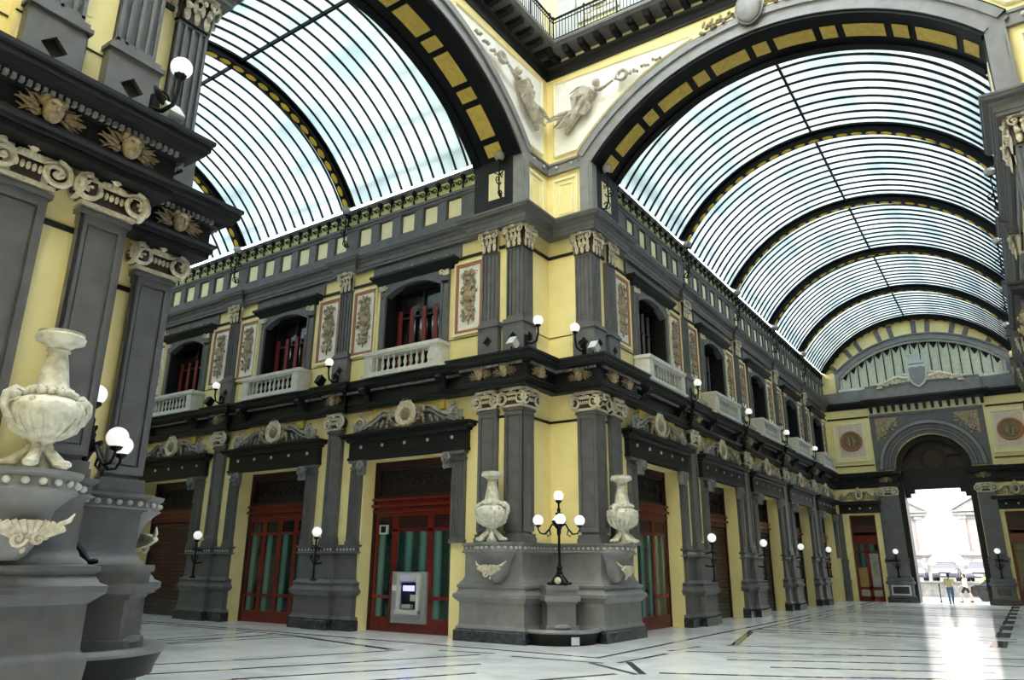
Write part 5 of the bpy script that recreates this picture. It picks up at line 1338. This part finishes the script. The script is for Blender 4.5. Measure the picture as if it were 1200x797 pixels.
def car(x, y, z, rz, paint, label):
    r = empty('car', (x, y, z), rz); tag(r, label, 'car')
    # local -y is the front
    def body():
        m = MB(); pr = [(-2.0, .45), (-2.05, .62), (-1.95, .80), (-1.2, .95), (1.75, .98), (2.0, .85), (2.05, .5), (1.95, .28), (-1.9, .28)]
        for x0, x1, sc in ((-.84, -.72, .96), (-.72, .72, 1.0), (.72, .84, .96)):
            v = [(x0, a * sc, b * sc + .01) for a, b in pr] + [(x1, a * sc, b * sc + .01) for a, b in pr]; k = len(pr)
            m.add(v, [tuple(range(k)), tuple(range(2 * k - 1, k - 1, -1))] + [(i, i + k, (i + 1) % k + k, (i + 1) % k) for i in range(k)])
        return m
    obj('body', ('cabo', body), paint, r)
    def cab():
        m = MB(); lo = [(-.80, -1.15), (.80, -1.15), (.80, 1.55), (-.80, 1.55)]; hi = [(-.60, -.35), (.60, -.35), (.62, 1.05), (-.62, 1.05)]
        v = [(a, b, .95) for a, b in lo] + [(a, b, 1.40) for a, b in hi]; m.add(v, [(3, 2, 1, 0), (4, 5, 6, 7)] + [(i, (i + 1) % 4, (i + 1) % 4 + 4, i + 4) for i in range(4)]); return m
    obj('windows', ('cacb', cab), CARG, r, smooth=False)
    obj('roof', ('carf', lambda: MB().slab([(-.62, -.38), (.62, -.38), (.64, 1.08), (-.64, 1.08)], 1.39, 1.45)), paint, r, smooth=False)
    for sx in (-.78, .78):
        for sy in (-1.3, 1.3): obj('wheel', ('cawh', lambda: MB().lathe([(.16, -.11), (.31, -.11), (.33, 0), (.31, .11), (.16, .11)], 16, T(0, 0, .32, ry=pi / 2))), TYRE, r, (sx, sy, 0))
        obj('headlight', ('cahl', lambda: MB().ell((0, -1.93, .66), (.17, .08, .09), 8, 6)), STG, r, (sx * .72, 0, 0))
    obj('number_plate', ('canp', lambda: MB().box(-.26, .26, -2.07, -2.03, .42, .54)), STG, r, smooth=False)
    obj('grille', ('cagr', lambda: MB().box(-.4, .4, -2.06, -2.0, .58, .70).box(-.7, .7, -2.05, -1.98, .30, .40)), TYRE, r, smooth=False)
car(2.0, 51.5, 1.05, .05, CARS, 'pale car parked farthest left behind the low street wall')
car(4.25, 51.5, 1.05, 0, CARV, 'violet grey car parked in the middle behind the low street wall')
car(6.55, 51.5, 1.05, -.05, CARS, 'silver car parked farthest right behind the low street wall')
car(8.35, 41.0, 0, pi / 2, CARB, 'black car just outside, half hidden by the right side of the archway')
r = empty('shrub', (7.3, 44.0, 0)); tag(r, 'yellow green bush outside behind the black car', 'shrub')
m = MB(); rr = random.Random(5)
for i in range(260):
    a, b, q = rr.random() * 6.28, rr.random() * pi, .25 + .25 * rr.random()
    c = Vector((q * cos(a) * sin(b) * 1.4, q * sin(a) * sin(b), 1.05 + q * cos(b))); m.ell(c, (.07, .02, .11), 5, 3, None, Matrix.Rotation(a, 3, 'Z') @ Matrix.Rotation(b, 3, 'X'))
stuff(obj('foliage', m, LEAF, r)); obj('stem', MB().tube([(0, 0, 0), (.02, 0, .6), (0, 0, 1.0)], [.05, .04, .03], 6), BRWN, r)
r = empty('street_bollard', (4.95, 36.3, 0)); tag(r, 'thin black bollard left of the walkers in the archway', 'bollard')
obj('post', MB().lathe([(.07, 0), (.06, .08), (.035, .12), (.035, .95), (.055, .98), (.05, 1.05), (.01, 1.1)], 10), BLK, r)

# ------------------------------------------------------------------ PEOPLE
def remesh(o, v=.02):
    md = o.modifiers.new('join', 'REMESH'); md.mode = 'VOXEL'; md.voxel_size = v; md.use_smooth_shade = True
    s = o.modifiers.new('smooth', 'SMOOTH'); s.iterations = 4
def hand(m, w_, d, side, M):
    w_ = Vector(w_); d = Vector(d).normalized(); sd = d.cross(Vector((0, 1, 0))).normalized() if abs(d.y) < .9 else Vector((1, 0, 0))
    ax = Vector((0, 1, 0))
    m.ell(w_ + d * .045, (.022, .04, .05), 8, 6, M)
    for k, L in enumerate((.065, .075, .07, .055)):
        b = w_ + d * .085 + ax * (.027 - .018 * k); m.tube([b, b + d * L * .5, b + d * L * .85 + sd * .02 * side], [.009, .0085, .006], 6, M)
    b = w_ + d * .03 + ax * .035; m.tube([b, b + d * .03 + ax * .02, b + d * .06 + ax * .02], [.011, .01, .007], 6, M)
def person(x, y, rz, label, H, shirt, trous, shorts, stride, armsw):
    """front is local -y"""
    r = empty('person', (x, y, 0), rz); tag(r, label, 'person')
    k = H / 1.75
    S = T(s=k)
    hip = .92; ls = stride
    body = MB(); J = {}
    for s in (-1, 1):
        f = ls * s; kn = (s * .10, -.10 * s * (ls > 0) * 1.0 - .04 - f * .45, .50); an = (s * .09, -f + (.06 if s > 0 else 0), .10 if f > 0 or ls == 0 else .14)
        J[s] = (kn, an)
        body.tube([(s * .10, 0, hip), kn, an], [.085, .06, .042], 12, S)
        body.ell((an[0], an[1] - .07, .045), (.05, .13, .045), 10, 6, S)
    body.tube([(0, 0, .86), (0, 0, 1.0), (0, -.01, 1.2), (0, -.01, 1.38), (0, 0, 1.46)], [.155, .14, .145, .16, .07], 14, S, .68)
    body.tube([(0, 0, 1.42), (0, -.02, 1.56)], [.06, .055], 10, S); body.ell((0, -.02, 1.645), (.078, .098, .118), 14, 10, S)
    body.ell((0, -.122, 1.63), (.014, .022, .022), 6, 5, S); body.ell((0, -.115, 1.585), (.028, .012, .009), 8, 4, S)
    for s in (-1, 1):
        body.ell((s * .03, -.108, 1.66), (.016, .012, .008), 6, 4, S); body.ell((s * .08, -.01, 1.64), (.014, .024, .032), 6, 5, S)
    AR = {}
    for s in (-1, 1):
        q = armsw * s; sh = (s * .19, 0, 1.40); el = (s * .25, q * .16 + .03, 1.13); wr = (s * .24, q * .34 - .10, .93 + abs(q) * .05); AR[s] = (sh, el, wr)
        body.tube([sh, el, wr], [.052, .042, .028], 10, S)
    o = obj('body', body, SKIN, r); remesh(o, .014)
    for s in (-1, 1): m = MB(); hand(m, AR[s][2], Vector(AR[s][2]) - Vector(AR[s][1]), s, S); obj('hand', m, SKIN, o)
    m = MB(); m.tube([(0, 0, .88), (0, 0, 1.0), (0, -.01, 1.2), (0, -.01, 1.36), (0, 0, 1.455)], [.175, .16, .165, .18, .095], 16, S, .72)
    for s in (-1, 1): a, b, c = AR[s]; m.tube([a, tuple(a[i] * .35 + b[i] * .65 for i in range(3))], [.075, .066], 12, S); m.ell(a, (.078, .08, .075), 10, 8, S)
    o2 = obj('shirt', m, shirt, r); remesh(o2, .016)
    m = MB(); m.tube([(0, 0, .84), (0, 0, .92), (0, 0, 1.0)], [.17, .172, .158], 16, S, .72)
    for s in (-1, 1):
        kn, an = J[s]; e = tuple(kn[i] * .25 + an[i] * .75 for i in range(3)) if False else an
        if shorts: m.tube([(s * .10, 0, .94), tuple((s * .10, 0, .94)[i] * .25 + kn[i] * .75 for i in range(3))], [.105, .09], 12, S)
        else: m.tube([(s * .10, 0, .94), kn, (an[0], an[1], an[2] + .01)], [.105, .078, .062], 12, S)
    o3 = obj('trousers', m, trous, r); remesh(o3, .016)
    for s in (-1, 1): m = MB(); an = J[s][1]; m.ell((an[0], an[1] - .07, an[2] - .05), (.056, .14, .05), 12, 8, S); obj('shoe', m, SHOE, r)
    m = MB(); m.ell((0, .012, 1.685), (.09, .102, .105), 14, 10, S); m.ell((0, .05, 1.62), (.078, .065, .10), 12, 8, S)
    obj('hair', m, HAIR, r)
    return r
person(5.62, 34.7, pi, 'person in a pale yellow shirt and blue jeans walking out through the archway', 1.72, SHY, JEAN, False, .16, .5)
person(6.25, 37.3, -pi * .6, 'person in a pinkish white top and black shorts striding outside the archway', 1.66, SHP, BLKC, True, .3, 1.0)
